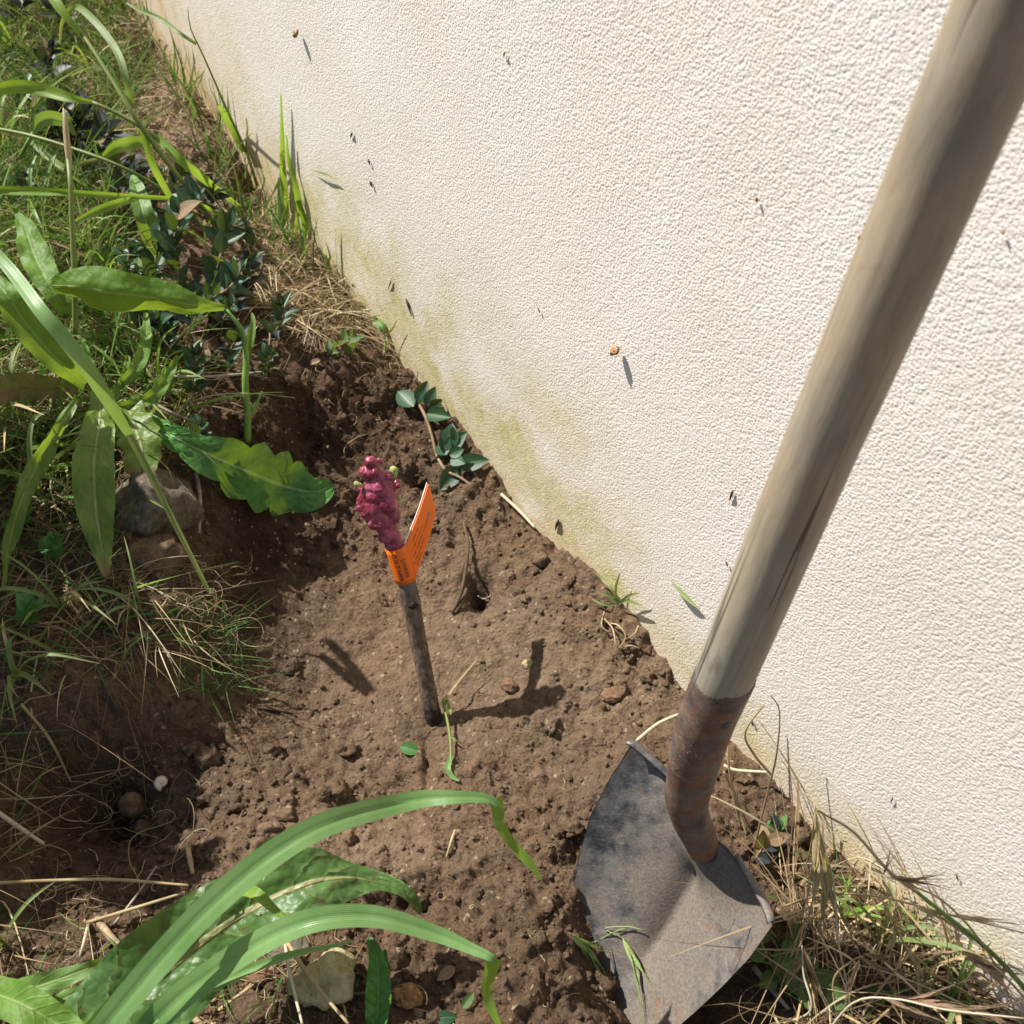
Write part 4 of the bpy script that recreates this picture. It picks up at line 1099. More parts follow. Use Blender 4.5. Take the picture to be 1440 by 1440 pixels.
stalk([(99,240,.228),(95,205,.248),(91,165,.268),(89,152,.276)], [3.5,4.6,4,.8], MT['straw'], t, name='brown_tip', n=14)
t = thing('lanceolate_weed', 'bright green strap leaf standing over bare soil beside the evergreen clump', 'weed')
leaf(t, [(226,372,.0),(212,335,.04),(202,300,.07),(192,262,.09),(186,246,.09)], [6,12,14,11,2], MT['pale_leaf'], n=30, m=9, fold=.2, wave=.002, seed=31)
leaf(t, [(196,398,.02),(196,380,.03),(195,362,.035)], [8,8,7], MT['pale_leaf'], n=10, m=7, fold=.1, seed=32)
t = thing('small_weed', 'young yellow-green leaf on a thin stalk above the dark glossy leaves', 'weed')
stalk([(28,222,.07),(40,200,.10),(50,182,.12)], [3,3,3], MT['stem'], t, n=10)
leaf(t, [(46,186,.12),(55,172,.13),(72,166,.13),(92,172,.12),(106,190,.11)], [4,10,10,7,2], MT['pale_leaf'], n=24, m=9, fold=.3, seed=33)
t = thing('strap_leaf_plant', 'long pale strap leaf curving through the turf', 'grass')
blade([(40,198,.05),(90,235,.07),(120,228,.08),(150,220,.08)], [3,5,4,1], MT['blade_d'], parent=t, name='leaf_blade')

# ------------------------------------------------------------------ grass growing along the wall
t = thing('wall_grass', 'slender grass stalk with a bright leaf leaning on the stained far wall', 'grass')
stalk([(362,262,.0),(350,225,.04),(336,190,.09),(318,152,.14),(300,110,.20),(283,72,.25),(268,40,.29),(264,10,.31)], [2.2,2,1.8,1.7,1.5,1.3,1.1,.6], MT['stalk'], t)
blade([(343,214,.05),(332,190,.08),(320,168,.11),(308,148,.13)], [3,6,6,2], MT['blade_y'], parent=t, name='leaf_blade')
blade([(276,62,.26),(252,46,.27),(225,26,.27),(196,14,.25),(178,4,.22)], [2,3,3,2.5,1], MT['blade_d'], parent=t, name='leaf_blade')
t = thing('wall_grass', 'upright tuft of bright grass rooted at the wall foot', 'grass')
blade([(404,345,.0),(402,300,.04),(398,250,.09),(397,200,.14),(395,132,.20)], [4,5,5,3,.7], MT['blade_y'], parent=t, name='leaf_blade')
blade([(412,340,.0),(420,300,.04),(416,262,.075),(406,225,.11),(403,190,.14)], [3,4,5,3,.7], MT['blade_y'], parent=t, name='leaf_blade')
blade([(424,352,.0),(428,315,.03),(420,285,.06),(410,262,.08)], [3,5,4,1], MT['blade_y'], parent=t, name='leaf_blade')
blade([(392,342,.0),(384,318,.02),(377,290,.045)], [3,4,1], MT['blade_y'], parent=t, name='leaf_blade')
blade([(398,352,.0),(397,318,.03),(394,280,.07),(392,250,.09)], [4,5,4,1], MT['blade'], parent=t, name='leaf_blade')
blade([(430,372,.0),(424,330,.04),(420,300,.06)], [2,3,1], MT['blade_d'], parent=t, name='leaf_blade')
blade([(372,298,.05),(392,256,.08),(400,232,.1),(396,214,.11)], [1.5,2,2,.8], MT['straw'], parent=t, name='leaf_blade')
blade([(353,230,.03),(346,205,.06),(348,182,.075),(346,166,.085)], [1.2,1.2,1.2,1], MT['straw_red'], 'thin brown curled stem at the stained wall corner', name='dry_stem', cat='stem', fold=.5)
t = thing('wall_sprout', 'tiny yellow-green sprout at the wall foot above the evergreen sprig', 'sprout')
stalk([(540,500,.0),(541,480,.012),(540,465,.025)], [1.2,1,.8], MT['stem'], t, n=10)
leaf(t, [(541,470,.022),(536,458,.03),(528,450,.035),(527,444,.036)], [2,7,7,1], MT['pale_leaf'], n=14, m=7, fold=.2)
leaf(t, [(540,475,.02),(552,462,.025),(558,450,.03)], [1,1.5,.6], MT['straw'], n=8, m=3)
blade([(470,402,.0),(464,380,.02),(457,360,.035),(454,350,.04)], [2.5,3,3,1.5], MT['stalk'], 'short green bud stalk at the wall foot by the dry tangle', name='sprout', cat='sprout', fold=.4)
t = thing('foot_grass', 'small pale grass tuft at the wall foot beside the hole', 'grass')
for pts in ([(868,848,.0),(860,828,.012),(845,812,.02),(832,802,.025)], [(868,850,.0),(880,845,.012),(892,848,.012),(905,852,.008)], [(866,850,.0),(855,838,.01),(840,832,.012)], [(866,848,.0),(866,825,.015),(872,806,.03)],
            [(866,850,.0),(850,850,.01),(832,842,.012)], [(868,850,.0),(884,838,.012),(900,834,.015)]):
    blade(pts, [1.5] + [2.2] * (len(pts) - 2) + [.6], MT['blade_d'], parent=t, name='leaf_blade', n=14)
t = thing('dead_tuft', 'bleached dead grass roots at the wall foot above the shovel', 'grass')
for pts in ([(850,870,.0),(862,885,.012),(866,905,.01),(874,916,.004)], [(878,900,.0),(892,892,.016),(898,880,.012)], [(856,876,.0),(870,880,.015),(880,896,.012),(868,915,.004)], [(850,860,.0),(846,880,.008),(858,890,.006)], [(872,912,.002),(886,908,.008),(900,912,.004)]):
    stalk(pts, 1.3, MT['straw'], t, name='root', n=14, sides=5)
# slip of green leaf stuck on the wall
V, Fq, uv = leaf_arrays(np.array([onwall(944, 817, .003), onwall(955, 830, .004), onwall(968, 843, .004), onwall(985, 858, .003)]), lambda t_: .0022 * np.sin(np.pi * np.clip(t_ * .96 + .02, 0, 1)), n=16, m=5)
add('leaf_slip', mesh_np('leaf_slip', V, Fq, uv=uv), MT['blade_d'], label='narrow dull green leaf slip stuck on the wall beside the handle', cat='leaf')
V, Fq, uv = leaf_arrays(np.array([onwall(440, 240, .003), onwall(455, 244, .005), onwall(468, 250, .004), onwall(478, 258, .003)]), lambda t_: .0012 * np.sin(np.pi * np.clip(t_ * .96 + .02, 0, 1)), n=16, m=3)
add('leaf_slip', mesh_np('leaf_slip', V, Fq, uv=uv), MT['blade_d'], label='thin curved green fibre caught on the far wall right of the grass tuft', cat='leaf')

# ------------------------------------------------------------------ evergreen sprigs
def oval_leaf_mesh(L, W, fold, curl, seed, tip=.35):
    n, m_ = 13, 7
    t_ = np.linspace(0, 1, n)
    C = np.stack([t_ * L, np.zeros(n), curl * L * t_ ** 2], 1)
    w = W * np.sin(np.pi * t_ ** .85) ** .8 * (1 - .15 * t_) + .0002
    V = np.zeros((n, m_, 3)); u = np.linspace(-1, 1, m_)
    for j, uj in enumerate(u):
        V[:, j] = C + np.stack([np.zeros(n), uj * w, fold * abs(uj) ** 1.4 * w + .0006 * NZ[seed].n2(t_ * 4 + seed, np.full(n, uj * 2))], 1)
    uv = np.stack([np.broadcast_to((u + 1) / 2, (n, m_)), np.broadcast_to(t_[:, None], (n, m_))], -1).reshape(-1, 2)
    return V.reshape(-1, 3), grid_faces(n, m_), uv
OV = {}
def oval(material, kind):
    key = (material, kind)
    if key not in OV:
        prm = [(1, .27, .35, -.15), (1, .24, .55, .12), (1, .30, .2, -.35), (1, .22, .7, -.05)][kind]
        V, Fq, uv = oval_leaf_mesh(*prm, seed=kind)
        OV[key] = mesh_np('leaf', V, Fq, uv=uv); OV[key].materials.append(MT[material])
    return OV[key]
def put_leaf(parent, base, direction, length, material, kind, up=(0, 0, 1), name='leaf', wide=1.0):
    o = bpy.data.objects.new(name, oval(material, kind)); COL.objects.link(o); o.parent = parent
    x = Vector(unit(direction)); z = Vector(unit(up)); z = (z - x * z.dot(x)).normalized(); y = z.cross(x)
    mt = Matrix((x, y, z)).transposed().to_4x4()
    o.matrix_world = Matrix.Translation(Vector(base)) @ mt @ Matrix.Diagonal((length, length * wide, length, 1))
    return o
def sprig(label, pts, pairs, llen, material, seed, name='periwinkle', cat='plant', wide=1.0, rpx=1.6, spread=.9, whorl=2, top=True, stem_mat='brown_stem', jit=.45, mix=None, rise=.45, group=None):
    r = random.Random(seed)
    t = thing(name, label, cat, group)
    p3 = px_pts(pts); path = catmull(p3, 40); rad = rpx * float(proj(p3[0])[2]) / F_PX
    tube('stem', path, rad, MT[stem_mat], t, 6)
    Tn = unit(np.gradient(path, axis=0))
    for i in range(pairs):
        f = (i + .6) / pairs if pairs > 1 else .95
        k = min(39, int(f * 39)); T = Tn[k]
        a0 = i * 1.57 + r.uniform(-.4, .4)
        s1 = unit(np.cross(T, (0, .3, 1))); s2 = np.cross(T, s1)
        for q in range(whorl):
            a = a0 + q * 2 * math.pi / whorl + r.uniform(-jit, jit)
            d = unit(T * r.uniform(.25, .8) + spread * (math.cos(a) * s1 + math.sin(a) * s2) + np.array([0, 0, rise]))
            mt = material if not mix or r.random() > mix[1] else mix[0]
            put_leaf(t, path[k], d, llen * r.uniform(.7, 1.15), mt, r.randrange(4), unit(np.array([r.uniform(-.4, .4), r.uniform(-.5, .2), 1.0])), wide=wide)
    if top:
        for q in range(3):
            a = r.uniform(0, 6.28)
            d = unit(Tn[-1] + .7 * np.array([math.cos(a), math.sin(a), .5]))
            put_leaf(t, path[-1], d, llen * r.uniform(.5, .8), material, r.randrange(4), unit(np.array([r.uniform(-.5, .5), r.uniform(-.5, .3), 1])), wide=wide)
    return t
# sprig by the wall: traced leaves
t = thing('periwinkle', 'dark green evergreen sprig trailing along the wall foot behind the vine', 'plant')
stalk([(584,560,.01),(598,585,.012),(608,615,.012),(614,640,.01),(628,662,.008),(648,672,.006),(672,690,.0)], [2.4,2.4,2.2,2,2,2,2], MT['brown_stem'], t, name='runner')
for i, (bx, by, tx, ty, h0, h1, wd) in enumerate([(582,572,558,548,.012,.016,1.25),(585,566,600,538,.014,.022,1.2),(588,565,596,550,.02,.03,1.3),(600,582,632,586,.012,.016,1.2),(598,570,612,545,.02,.028,1.1),(604,578,624,562,.012,.02,1.2),
        (630,632,634,598,.014,.022,1.3),(628,640,622,606,.014,.022,1.2),(628,634,654,608,.014,.02,1.1),(632,640,652,632,.022,.026,1.7),(628,640,614,622,.016,.016,1.3),(630,634,612,652,.012,.006,1.1),(644,654,684,646,.010,.010,1.15),(646,654,620,688,.012,.006,1.35),(634,645,648,648,.02,.03,1.4),(640,620,636,600,.02,.03,1.2)]):
    a_, b_ = P(bx, by, h0), P(tx, ty, h1)
    put_leaf(t, a_, b_ - a_, np.linalg.norm(b_ - a_) * 1.05, 'vinca', i % 4, unit(CAMP - a_) + np.array([.2 * math.sin(i * 2), 0, .35]), wide=wd)
SPR = [  # points, pairs, leaf length, material, label
    ([(262,430,.01),(250,390,.04),(245,345,.08),(250,300,.11)], 7, .042, 'vinca', 'glossy evergreen stem in the middle of the leafy clump'),
    ([(290,440,.0),(300,400,.03),(310,360,.06),(318,325,.08)], 6, .040, 'vinca', 'glossy evergreen stem of the clump next to the dry roots'),
    ([(230,440,.01),(215,400,.04),(222,350,.07),(230,320,.09)], 6, .040, 'vinca', 'glossy evergreen stem of the clump beside the strap leaf'),
    ([(270,460,.0),(285,430,.03),(322,405,.05),(335,385,.06)], 6, .038, 'vinca', 'low evergreen stem of the clump leaning to the dry roots'),
    ([(255,330,.05),(262,300,.08),(275,282,.09)], 4, .038, 'vinca', 'short evergreen shoot on top of the clump'),
    ([(300,330,.03),(322,318,.05),(345,322,.05)], 4, .034, 'vinca', 'evergreen shoot leaning out of the clump to the wall'),
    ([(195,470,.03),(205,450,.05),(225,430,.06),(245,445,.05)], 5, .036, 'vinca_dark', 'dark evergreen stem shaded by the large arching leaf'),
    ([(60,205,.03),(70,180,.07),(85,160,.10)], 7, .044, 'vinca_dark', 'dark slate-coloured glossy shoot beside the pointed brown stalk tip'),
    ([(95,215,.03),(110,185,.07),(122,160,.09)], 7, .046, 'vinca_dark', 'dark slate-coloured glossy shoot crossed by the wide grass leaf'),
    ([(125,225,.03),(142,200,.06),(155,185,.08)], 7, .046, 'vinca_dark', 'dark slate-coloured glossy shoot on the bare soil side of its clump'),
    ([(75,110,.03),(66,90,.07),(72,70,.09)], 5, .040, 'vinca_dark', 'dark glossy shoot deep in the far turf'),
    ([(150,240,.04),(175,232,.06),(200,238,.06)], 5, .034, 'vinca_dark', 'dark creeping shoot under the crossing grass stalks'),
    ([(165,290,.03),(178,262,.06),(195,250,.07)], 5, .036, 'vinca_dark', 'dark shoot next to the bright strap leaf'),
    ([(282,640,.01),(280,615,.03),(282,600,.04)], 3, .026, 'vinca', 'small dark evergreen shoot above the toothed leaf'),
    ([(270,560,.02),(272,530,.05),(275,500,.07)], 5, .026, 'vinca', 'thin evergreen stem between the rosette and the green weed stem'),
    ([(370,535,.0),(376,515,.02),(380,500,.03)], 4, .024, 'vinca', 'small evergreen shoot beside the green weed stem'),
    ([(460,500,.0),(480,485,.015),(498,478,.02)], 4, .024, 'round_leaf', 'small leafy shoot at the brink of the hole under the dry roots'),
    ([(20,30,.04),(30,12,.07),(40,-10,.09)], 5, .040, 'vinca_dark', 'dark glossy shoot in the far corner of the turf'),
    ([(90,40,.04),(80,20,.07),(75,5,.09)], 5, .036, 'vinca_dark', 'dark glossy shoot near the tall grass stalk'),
]
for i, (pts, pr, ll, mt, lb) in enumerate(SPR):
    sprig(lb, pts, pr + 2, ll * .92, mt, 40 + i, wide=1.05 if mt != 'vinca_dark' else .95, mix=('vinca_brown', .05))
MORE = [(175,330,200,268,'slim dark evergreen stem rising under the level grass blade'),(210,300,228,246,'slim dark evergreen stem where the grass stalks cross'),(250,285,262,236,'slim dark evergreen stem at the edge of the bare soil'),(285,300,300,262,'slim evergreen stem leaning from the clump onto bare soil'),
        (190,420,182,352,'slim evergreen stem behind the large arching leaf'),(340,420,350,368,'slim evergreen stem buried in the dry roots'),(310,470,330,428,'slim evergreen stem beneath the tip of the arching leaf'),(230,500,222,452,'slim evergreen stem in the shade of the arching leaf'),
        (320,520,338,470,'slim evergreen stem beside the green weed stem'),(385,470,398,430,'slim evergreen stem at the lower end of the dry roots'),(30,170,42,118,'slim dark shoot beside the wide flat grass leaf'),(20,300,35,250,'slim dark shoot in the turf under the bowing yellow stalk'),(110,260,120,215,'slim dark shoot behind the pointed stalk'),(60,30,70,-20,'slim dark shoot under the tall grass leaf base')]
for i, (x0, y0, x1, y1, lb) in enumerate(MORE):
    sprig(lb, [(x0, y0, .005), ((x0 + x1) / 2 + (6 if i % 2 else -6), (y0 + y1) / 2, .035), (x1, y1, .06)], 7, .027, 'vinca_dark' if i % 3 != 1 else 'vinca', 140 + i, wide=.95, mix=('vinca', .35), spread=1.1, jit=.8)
# litter beside the shovel
sprig('withered dark shoot lying between the shovel and the wall', [(1060,1210,.0),(1075,1190,.012),(1090,1170,.015)], 4, .024, 'vinca_dark', 71, mix=('vinca_brown', .3))
sprig('small green shoot in the litter by the dark pebble', [(1085,1195,.0),(1092,1180,.012),(1096,1168,.015)], 2, .020, 'clover', 72)
t = thing('oval_leaf_weed', 'low weed of dull oval leaves tucked under the corner of the blade', 'weed')
r = random.Random(3)
for i, (px, py, a, l) in enumerate([(1085,1318,200,.030),(1078,1338,170,.028),(1100,1330,20,.026),(1112,1322,320,.024),(1070,1352,230,.026),(1095,1352,80,.026),(1120,1345,30,.024),(1108,1382,250,.034),(1120,1400,280,.030),(1142,1392,330,.032),(1128,1375,60,.024),(1150,1375,20,.024),(1092,1372,150,.024),(1135,1420,260,.026),(1160,1405,0,.026),(1105,1345,300,.022),(1125,1362,190,.022)]):
    b_ = P(px, py, .012 + .012 * r.random()); a_ = math.radians(a)
    put_leaf(t, b_, (math.cos(a_), math.sin(-a_), .25), l * .8, 'round_leaf', i % 3, (r.uniform(-.3, .3), r.uniform(-.5, .1), 1), wide=1.5)
    tube('stalk', [P(1110, 1362, -.004), (P(1110, 1362, .005) + b_) / 2, b_], .0007, MT['stem'], t, 5, 8)
# small fresh weeds in the shaded turf
for i, (px, py, lb) in enumerate([(28,742,'small fresh green weed under the hanging leaf at the turf edge'), (70,790,'small crinkled green weed in the shaded grass'), (40,880,'little green seedling in the shaded dry grass')]):
    sprig(lb, [(px, py, .0), (px + 2, py - 12, .02), (px + 5, py - 26, .035)], 4, .020, 'clover', 80 + i, name='small_weed', cat='weed', wide=1.5, stem_mat='stem')
# loose leaves on the soil
for i, (px, py, dx, dy, l, mt, lb) in enumerate([(562,1050,34,8,.024,'clover','fresh green leaf scrap lying on the hole floor before the vine'), (435,512,16,-4,.020,'vinca_brown','curled grey-brown dead leaf on the brink of the hole'), (288,490,6,14,.018,'vinca_brown','tan dead leaf hanging in the evergreen stems'),
        (455,508,14,14,.018,'vinca_brown','pale dead leaf beside the brink of the hole'), (640,1360,-14,10,.018,'vinca_brown','brown dead leaf on the crumbs before the vine'), (650,1418,12,-16,.016,'round_leaf','small dull green leaf scrap near the front stones'), (612,1432,28,-2,.018,'vinca','small dark leaf lying flat near the front stones')]):
    b_ = P(px, py, .004); d_ = P(px + dx, py + dy, .006) - b_
    o = put_leaf(None, b_, d_, l, mt, i % 4, (0, -.2, 1), name='loose_leaf', wide=1.1); o['label'] = lb; o['category'] = 'leaf'

# ------------------------------------------------------------------ bits on the floor of the hole
t = thing('pulled_grass', 'limp green grass shoot lying against the base of the vine', 'grass')
stalk([(632,1090,.003),(634,1060,.008),(632,1030,.012),(626,1000,.016),(622,985,.018)], [2,2,2,2,1.2], MT['stalk'], t)
blade([(622,990,.018),(636,968,.022),(652,948,.024),(671,926,.02)], [2,2.4,2.2,1], MT['straw'], parent=t, name='leaf_blade')
blade([(634,1062,.008),(630,1080,.006),(636,1092,.004),(646,1098,.003)], [3,4,4,1], MT['blade'], parent=t, name='leaf_blade', n=16)
blade([(624,996,.018),(628,985,.022),(634,1005,.018)], [1.5,2.5,1], MT['blade_y'], parent=t, name='leaf_blade', n=12)
blade([(632,1035,.012),(640,1040,.012),(650,1046,.006)], [1.2,1.6,.6], MT['blade_d'], parent=t, name='leaf_blade', n=10)
ROOTS = [([(636,862,.002),(648,835,.010),(655,800,.014),(658,765,.010),(652,735,.004)], 2.4, 'dark_root', 'dark root looping over the soil behind the vine'),
         ([(640,862,.0),(650,846,.006),(656,828,.008)], 3.4, 'dark_root', 'thick soil-covered root at the mouth of the small burrow'),
         ([(672,838,.006),(680,842,.008),(690,838,.006)], .9, 'straw_pale', 'fine pale rootlet across the small burrow'),
         ([(362,995,.002),(385,997,.004),(412,1003,.002)], 3, 'dark_root', 'black rotten twig on the shaded hole floor'),
         ([(220,528,.05),(280,530,.06),(330,527,.055),(368,523,.045)], 2.2, 'grey_twig', 'straight grey twig lying across the evergreen stems'),
         ([(205,560,.04),(240,580,.04),(270,592,.03)], 2.5, 'grey_twig', 'dark twig sunk in the turf beside the toothed leaf'),
         ([(222,540,.05),(205,562,.045),(195,580,.04)], 2.5, 'brown_stem', 'short brown twig under the rosette'),
         ([(276,665,.03),(281,700,.012),(280,750,.0)], 3, 'grey_twig', 'grey dead stem hanging down the bank beside the stone'),
         ([(705,695,.004),(730,718,.010),(752,742,.006)], 2.4, 'straw_pale', 'pale twig wedged at the wall foot beyond the orange flag'),
         ([(895,1042,.03),(925,1018,.045),(960,1002,.055)], 2.6, 'straw_pale', 'bleached straw poking out behind the socket'),
         ([(1018,1076,.02),(1035,1083,.02),(1082,1086,.02)], 2.4, 'straw_pale', 'pale straw across the soil between socket and wall'),
         ([(640,1168,.003),(634,1185,.006),(628,1205,.003)], 2.2, 'straw', 'short pinkish straw on the sunlit soil before the vine'),
         ([(264,1192,.008),(267,1208,.009),(271,1228,.004)], 4, 'straw', 'pale husk chip standing at the edge of the spoil heap'),
         ([(136,1292,.01),(158,1320,.010),(185,1345,.008)], 5.5, 'root', 'thick split dead stem lying beside the pale dock leaf'),
         ([(400,1320,.03),(408,1370,.03),(425,1440,.03)], 2.6, 'straw_pale', 'white bent straw over the yellow limestone'),
         ([(402,1322,.03),(440,1380,.035),(490,1440,.03)], 3, 'straw', 'tan straw crossing the yellow limestone'),
         ([(125,1298,.0),(118,1325,.015),(110,1355,.0)], 2.6, 'straw_pale', 'pale straw standing in the soil beside the split dead stem'),
         ([(240,1405,.012),(270,1430,.012),(300,1455,.012)], 5, 'root', 'broken dead stem under the broad grass'),
         ([(-10,1242,.03),(80,1238,.035),(160,1237,.035),(265,1245,.02)], 2.4, 'straw', 'long yellow straw spanning the dark pit'),
         ([(120,1298,.01),(180,1280,.012),(260,1255,.008)], 2.6, 'straw', 'yellow straw lying in front of the dark pit'),
         ([(-20,1130,.04),(15,1155,.04),(62,1187,.03)], 3.4, 'straw_pale', 'stiff pale straw pointing into the dark pit'),
         ([(160,1300,.01),(190,1262,.016),(220,1218,.01)], 1.8, 'grey_twig', 'fine grey rootlet beside the dark pit'),
         ([(1060,1360,.01),(1080,1385,.014),(1110,1420,.006)], 4, 'grey_twig', 'dead grey stem under the right edge of the blade'),
         ([(720,1420,.004),(740,1402,.01),(750,1385,.004)], 1.6, 'straw', 'yellow straw on the crumbs before the shovel'),
         ([(30,990,.03),(70,1040,.02),(100,1100,.0)], 2, 'straw', 'reddish straw sloping down the clod bank')]
for pts, rp, mt, lb in ROOTS:
    nm = 'root' if 'root' in mt else ('twig' if mt in ('grey_twig', 'brown_stem') else 'straw')
    o = stalk(pts, [rp] * (len(pts) - 1) + [rp * .7], MT[mt], None, name=nm, n=22, sides=7)
    o['label'] = lb; o['category'] = nm

# ------------------------------------------------------------------ brome grass: dry seed heads at the right
def spikelet_mesh(L, seed):
    r = random.Random(seed); Vs, Fs, uvs, n = [], [], [], 0
    for i in range(7):
        s = (i % 2) * 2 - 1; z0 = L * .07 * i; a = .10 + .045 * i * .3
        d = np.array([s * (a + r.uniform(0, .08)), r.uniform(-.08, .08), 1.0])
        path = np.array([[s * L * .012, 0, z0], [0, 0, z0] + d * L * .22, [0, 0, z0] + d * L * .45])
        V, Fq, uv = leaf_arrays(path, lambda t_: L * .040 * np.sin(np.pi * np.clip(t_ * .94 + .04, 0, 1)), n=6, m=3, fold=.5, side=np.array([0, 1.0, 0]) if i % 3 else np.array([1.0, .4, 0]))
        Vs.append(V); Fs.append(Fq + n); uvs.append(uv); n += len(V)
        tip = path[-1]; aw = np.array([tip, tip + d * L * .3 + np.array([s * L * .03, 0, 0]), tip + d * L * .65 + np.array([s * L * .10, r.uniform(-.05, .05) * L, 0])])
        V, Fl, uv = tube_arrays(catmull(aw, 5), L * np.array([.009, .008, .006, .005, .003]), 3, cap=False)
        Vs.append(V); Fs.append(Fl[0] + n); uvs.append(uv); n += len(V)
    return mesh_np('spikelet', np.vstack(Vs), np.vstack(Fs), uv=np.vstack(uvs))
SPK = [spikelet_mesh(1.0, s) for s in range(4)]
def spikelet(parent, px, py, h, qx, qy, h2, scale=1.0, material='straw_red', i=0, name='spikelet'):
    me = SPK[i % 4]
    key = ('spk', i % 4, material)
    if key not in OV:
        OV[key] = me.copy(); OV[key].materials.clear(); OV[key].materials.append(MT[material])
    a_, b_ = P(px, py, h), P(qx, qy, h2)
    o = bpy.data.objects.new(name, OV[key]); COL.objects.link(o); o.parent = parent
    q = Vector(b_ - a_).to_track_quat('Z', 'Y'); L = np.linalg.norm(b_ - a_) * scale
    o.matrix_world = Matrix.Translation(Vector(a_)) @ q.to_matrix().to_4x4() @ Matrix.Rotation(i * 1.3, 4, 'Z') @ Matrix.Diagonal((L, L, L, 1))
    return o
BROME = [
    ('brome seed head drooping against the wall, nearest the shovel socket side', [(1200,1420,.0),(1180,1330,.06),(1172,1240,.11),(1150,1160,.15),(1145,1130,.165)], [(1150,1165,1156,1290,.15,.08),(1146,1135,1150,1240,.16,.11),(1160,1200,1168,1310,.13,.06)], 'straw'),
    ('purple-brown brome head pressed to the wall on a yellow stalk', [(1440,1450,.05),(1390,1340,.13),(1330,1270,.18),(1280,1245,.20),(1240,1230,.21)], [(1250,1232,1310,1245,.21,.19),(1262,1238,1322,1238,.205,.19),(1240,1232,1256,1200,.21,.22),(1240,1234,1260,1275,.205,.18)], 'straw_red'),
    ('spreading purple-brown brome head low on the wall', [(1470,1440,.06),(1420,1380,.12),(1380,1345,.15),(1350,1335,.16)], [(1355,1338,1400,1358,.16,.13),(1350,1336,1420,1378,.16,.12),(1352,1332,1335,1300,.16,.17),(1360,1345,1440,1390,.15,.11),(1345,1338,1300,1345,.16,.14)], 'straw_red'),
    ('straw-coloured brome head lying along the bottom of the wall', [(1150,1470,.03),(1200,1410,.09),(1260,1405,.11),(1330,1420,.12),(1440,1432,.12)], [(1260,1405,1350,1400,.11,.11),(1280,1408,1380,1425,.11,.11),(1330,1418,1440,1428,.12,.11),(1240,1403,1330,1440,.11,.09)], 'straw_red'),
    ('pale brome stalk bent across the dry grass towards the wall', [(1100,1275,.02),(1160,1258,.08),(1240,1262,.12),(1330,1285,.14),(1440,1312,.15)], [(1330,1286,1420,1300,.14,.14),(1290,1276,1370,1305,.135,.12),(1240,1264,1262,1310,.12,.09)], 'straw'),
    ('brown brome head hanging in front of the dry grass', [(1180,1450,.0),(1172,1380,.04),(1200,1350,.08),(1215,1345,.09)], [(1212,1346,1262,1380,.09,.06),(1210,1346,1190,1400,.09,.04),(1214,1342,1270,1352,.09,.07)], 'straw_red'),
    ('slim brown brome head in front of the oval-leaf weed', [(1100,1440,.0),(1140,1420,.03),(1130,1370,.06),(1128,1330,.075)], [(1128,1330,1160,1420,.075,.02),(1126,1345,1108,1380,.07,.05)], 'straw_red'),
    ('weathered brome head against the lit wall beyond the oval-leaf weed', [(1300,1440,.0),(1290,1370,.06),(1268,1320,.10),(1250,1285,.12)], [(1250,1286,1238,1270,.12,.13),(1252,1288,1280,1330,.12,.09),(1262,1305,1245,1350,.11,.07),(1275,1330,1310,1380,.09,.06)], 'straw'),
]
for i, (lb, st_, sp, mt) in enumerate(BROME):
    t = thing('brome_grass', lb, 'grass')
    stalk(st_, [1.6] * (len(st_) - 1) + [1.0], MT['straw' if i % 3 else 'straw_pale'], t, name='stem', n=24, sides=5)
    for j, s in enumerate(sp):
        spikelet(t, s[0], s[1], s[4], s[2], s[3], s[5], .9, mt, i + j)
t = thing('green_stalk', 'long green stalk fading to yellow leaning along the wall over the brome heads', 'stalk')
stalk([(1460,1412,.06),(1400,1345,.11),(1340,1295,.15),(1290,1255,.18)], [4,3.6,3.2,2.8], MT['stem'], t, name='lower_stem')
stalk([(1290,1255,.18),(1250,1225,.20),(1200,1170,.22),(1150,1140,.23)], [2.8,2.4,2,1.5], MT['straw'], t, name='upper_stem')
# dry stems standing between the socket and the wall
for i, (pts, lb) in enumerate([([(1058,1200,.0),(1078,1120,.06),(1092,1060,.11),(1096,1000,.15),(1084,978,.165)], 'thin dark dry stem arching up the wall beside the socket'),
        ([(1042,1165,.0),(1030,1110,.04),(1022,1060,.08)], 'brown dry stem standing close to the socket'),
        ([(1056,1170,.0),(1035,1120,.04),(1025,1080,.07),(1024,1020,.11)], 'tawny dry stem leaning on the socket'),
        ([(1050,1175,.0),(1038,1130,.03),(1018,1085,.06)], 'short tawny stem at the back of the socket'),
        ([(1085,1090,.02),(1060,1060,.05),(1048,1030,.08),(1075,990,.12)], 'pale thread-like grass stem on the wall by the socket')]):
    o = stalk(pts, [2, 1.8, 1.6, 1.2, .8][:len(pts)], MT['straw' if i else 'straw_red'], None, name='dry_stem', n=24, sides=5); o['label'] = lb; o['category'] = 'stem'
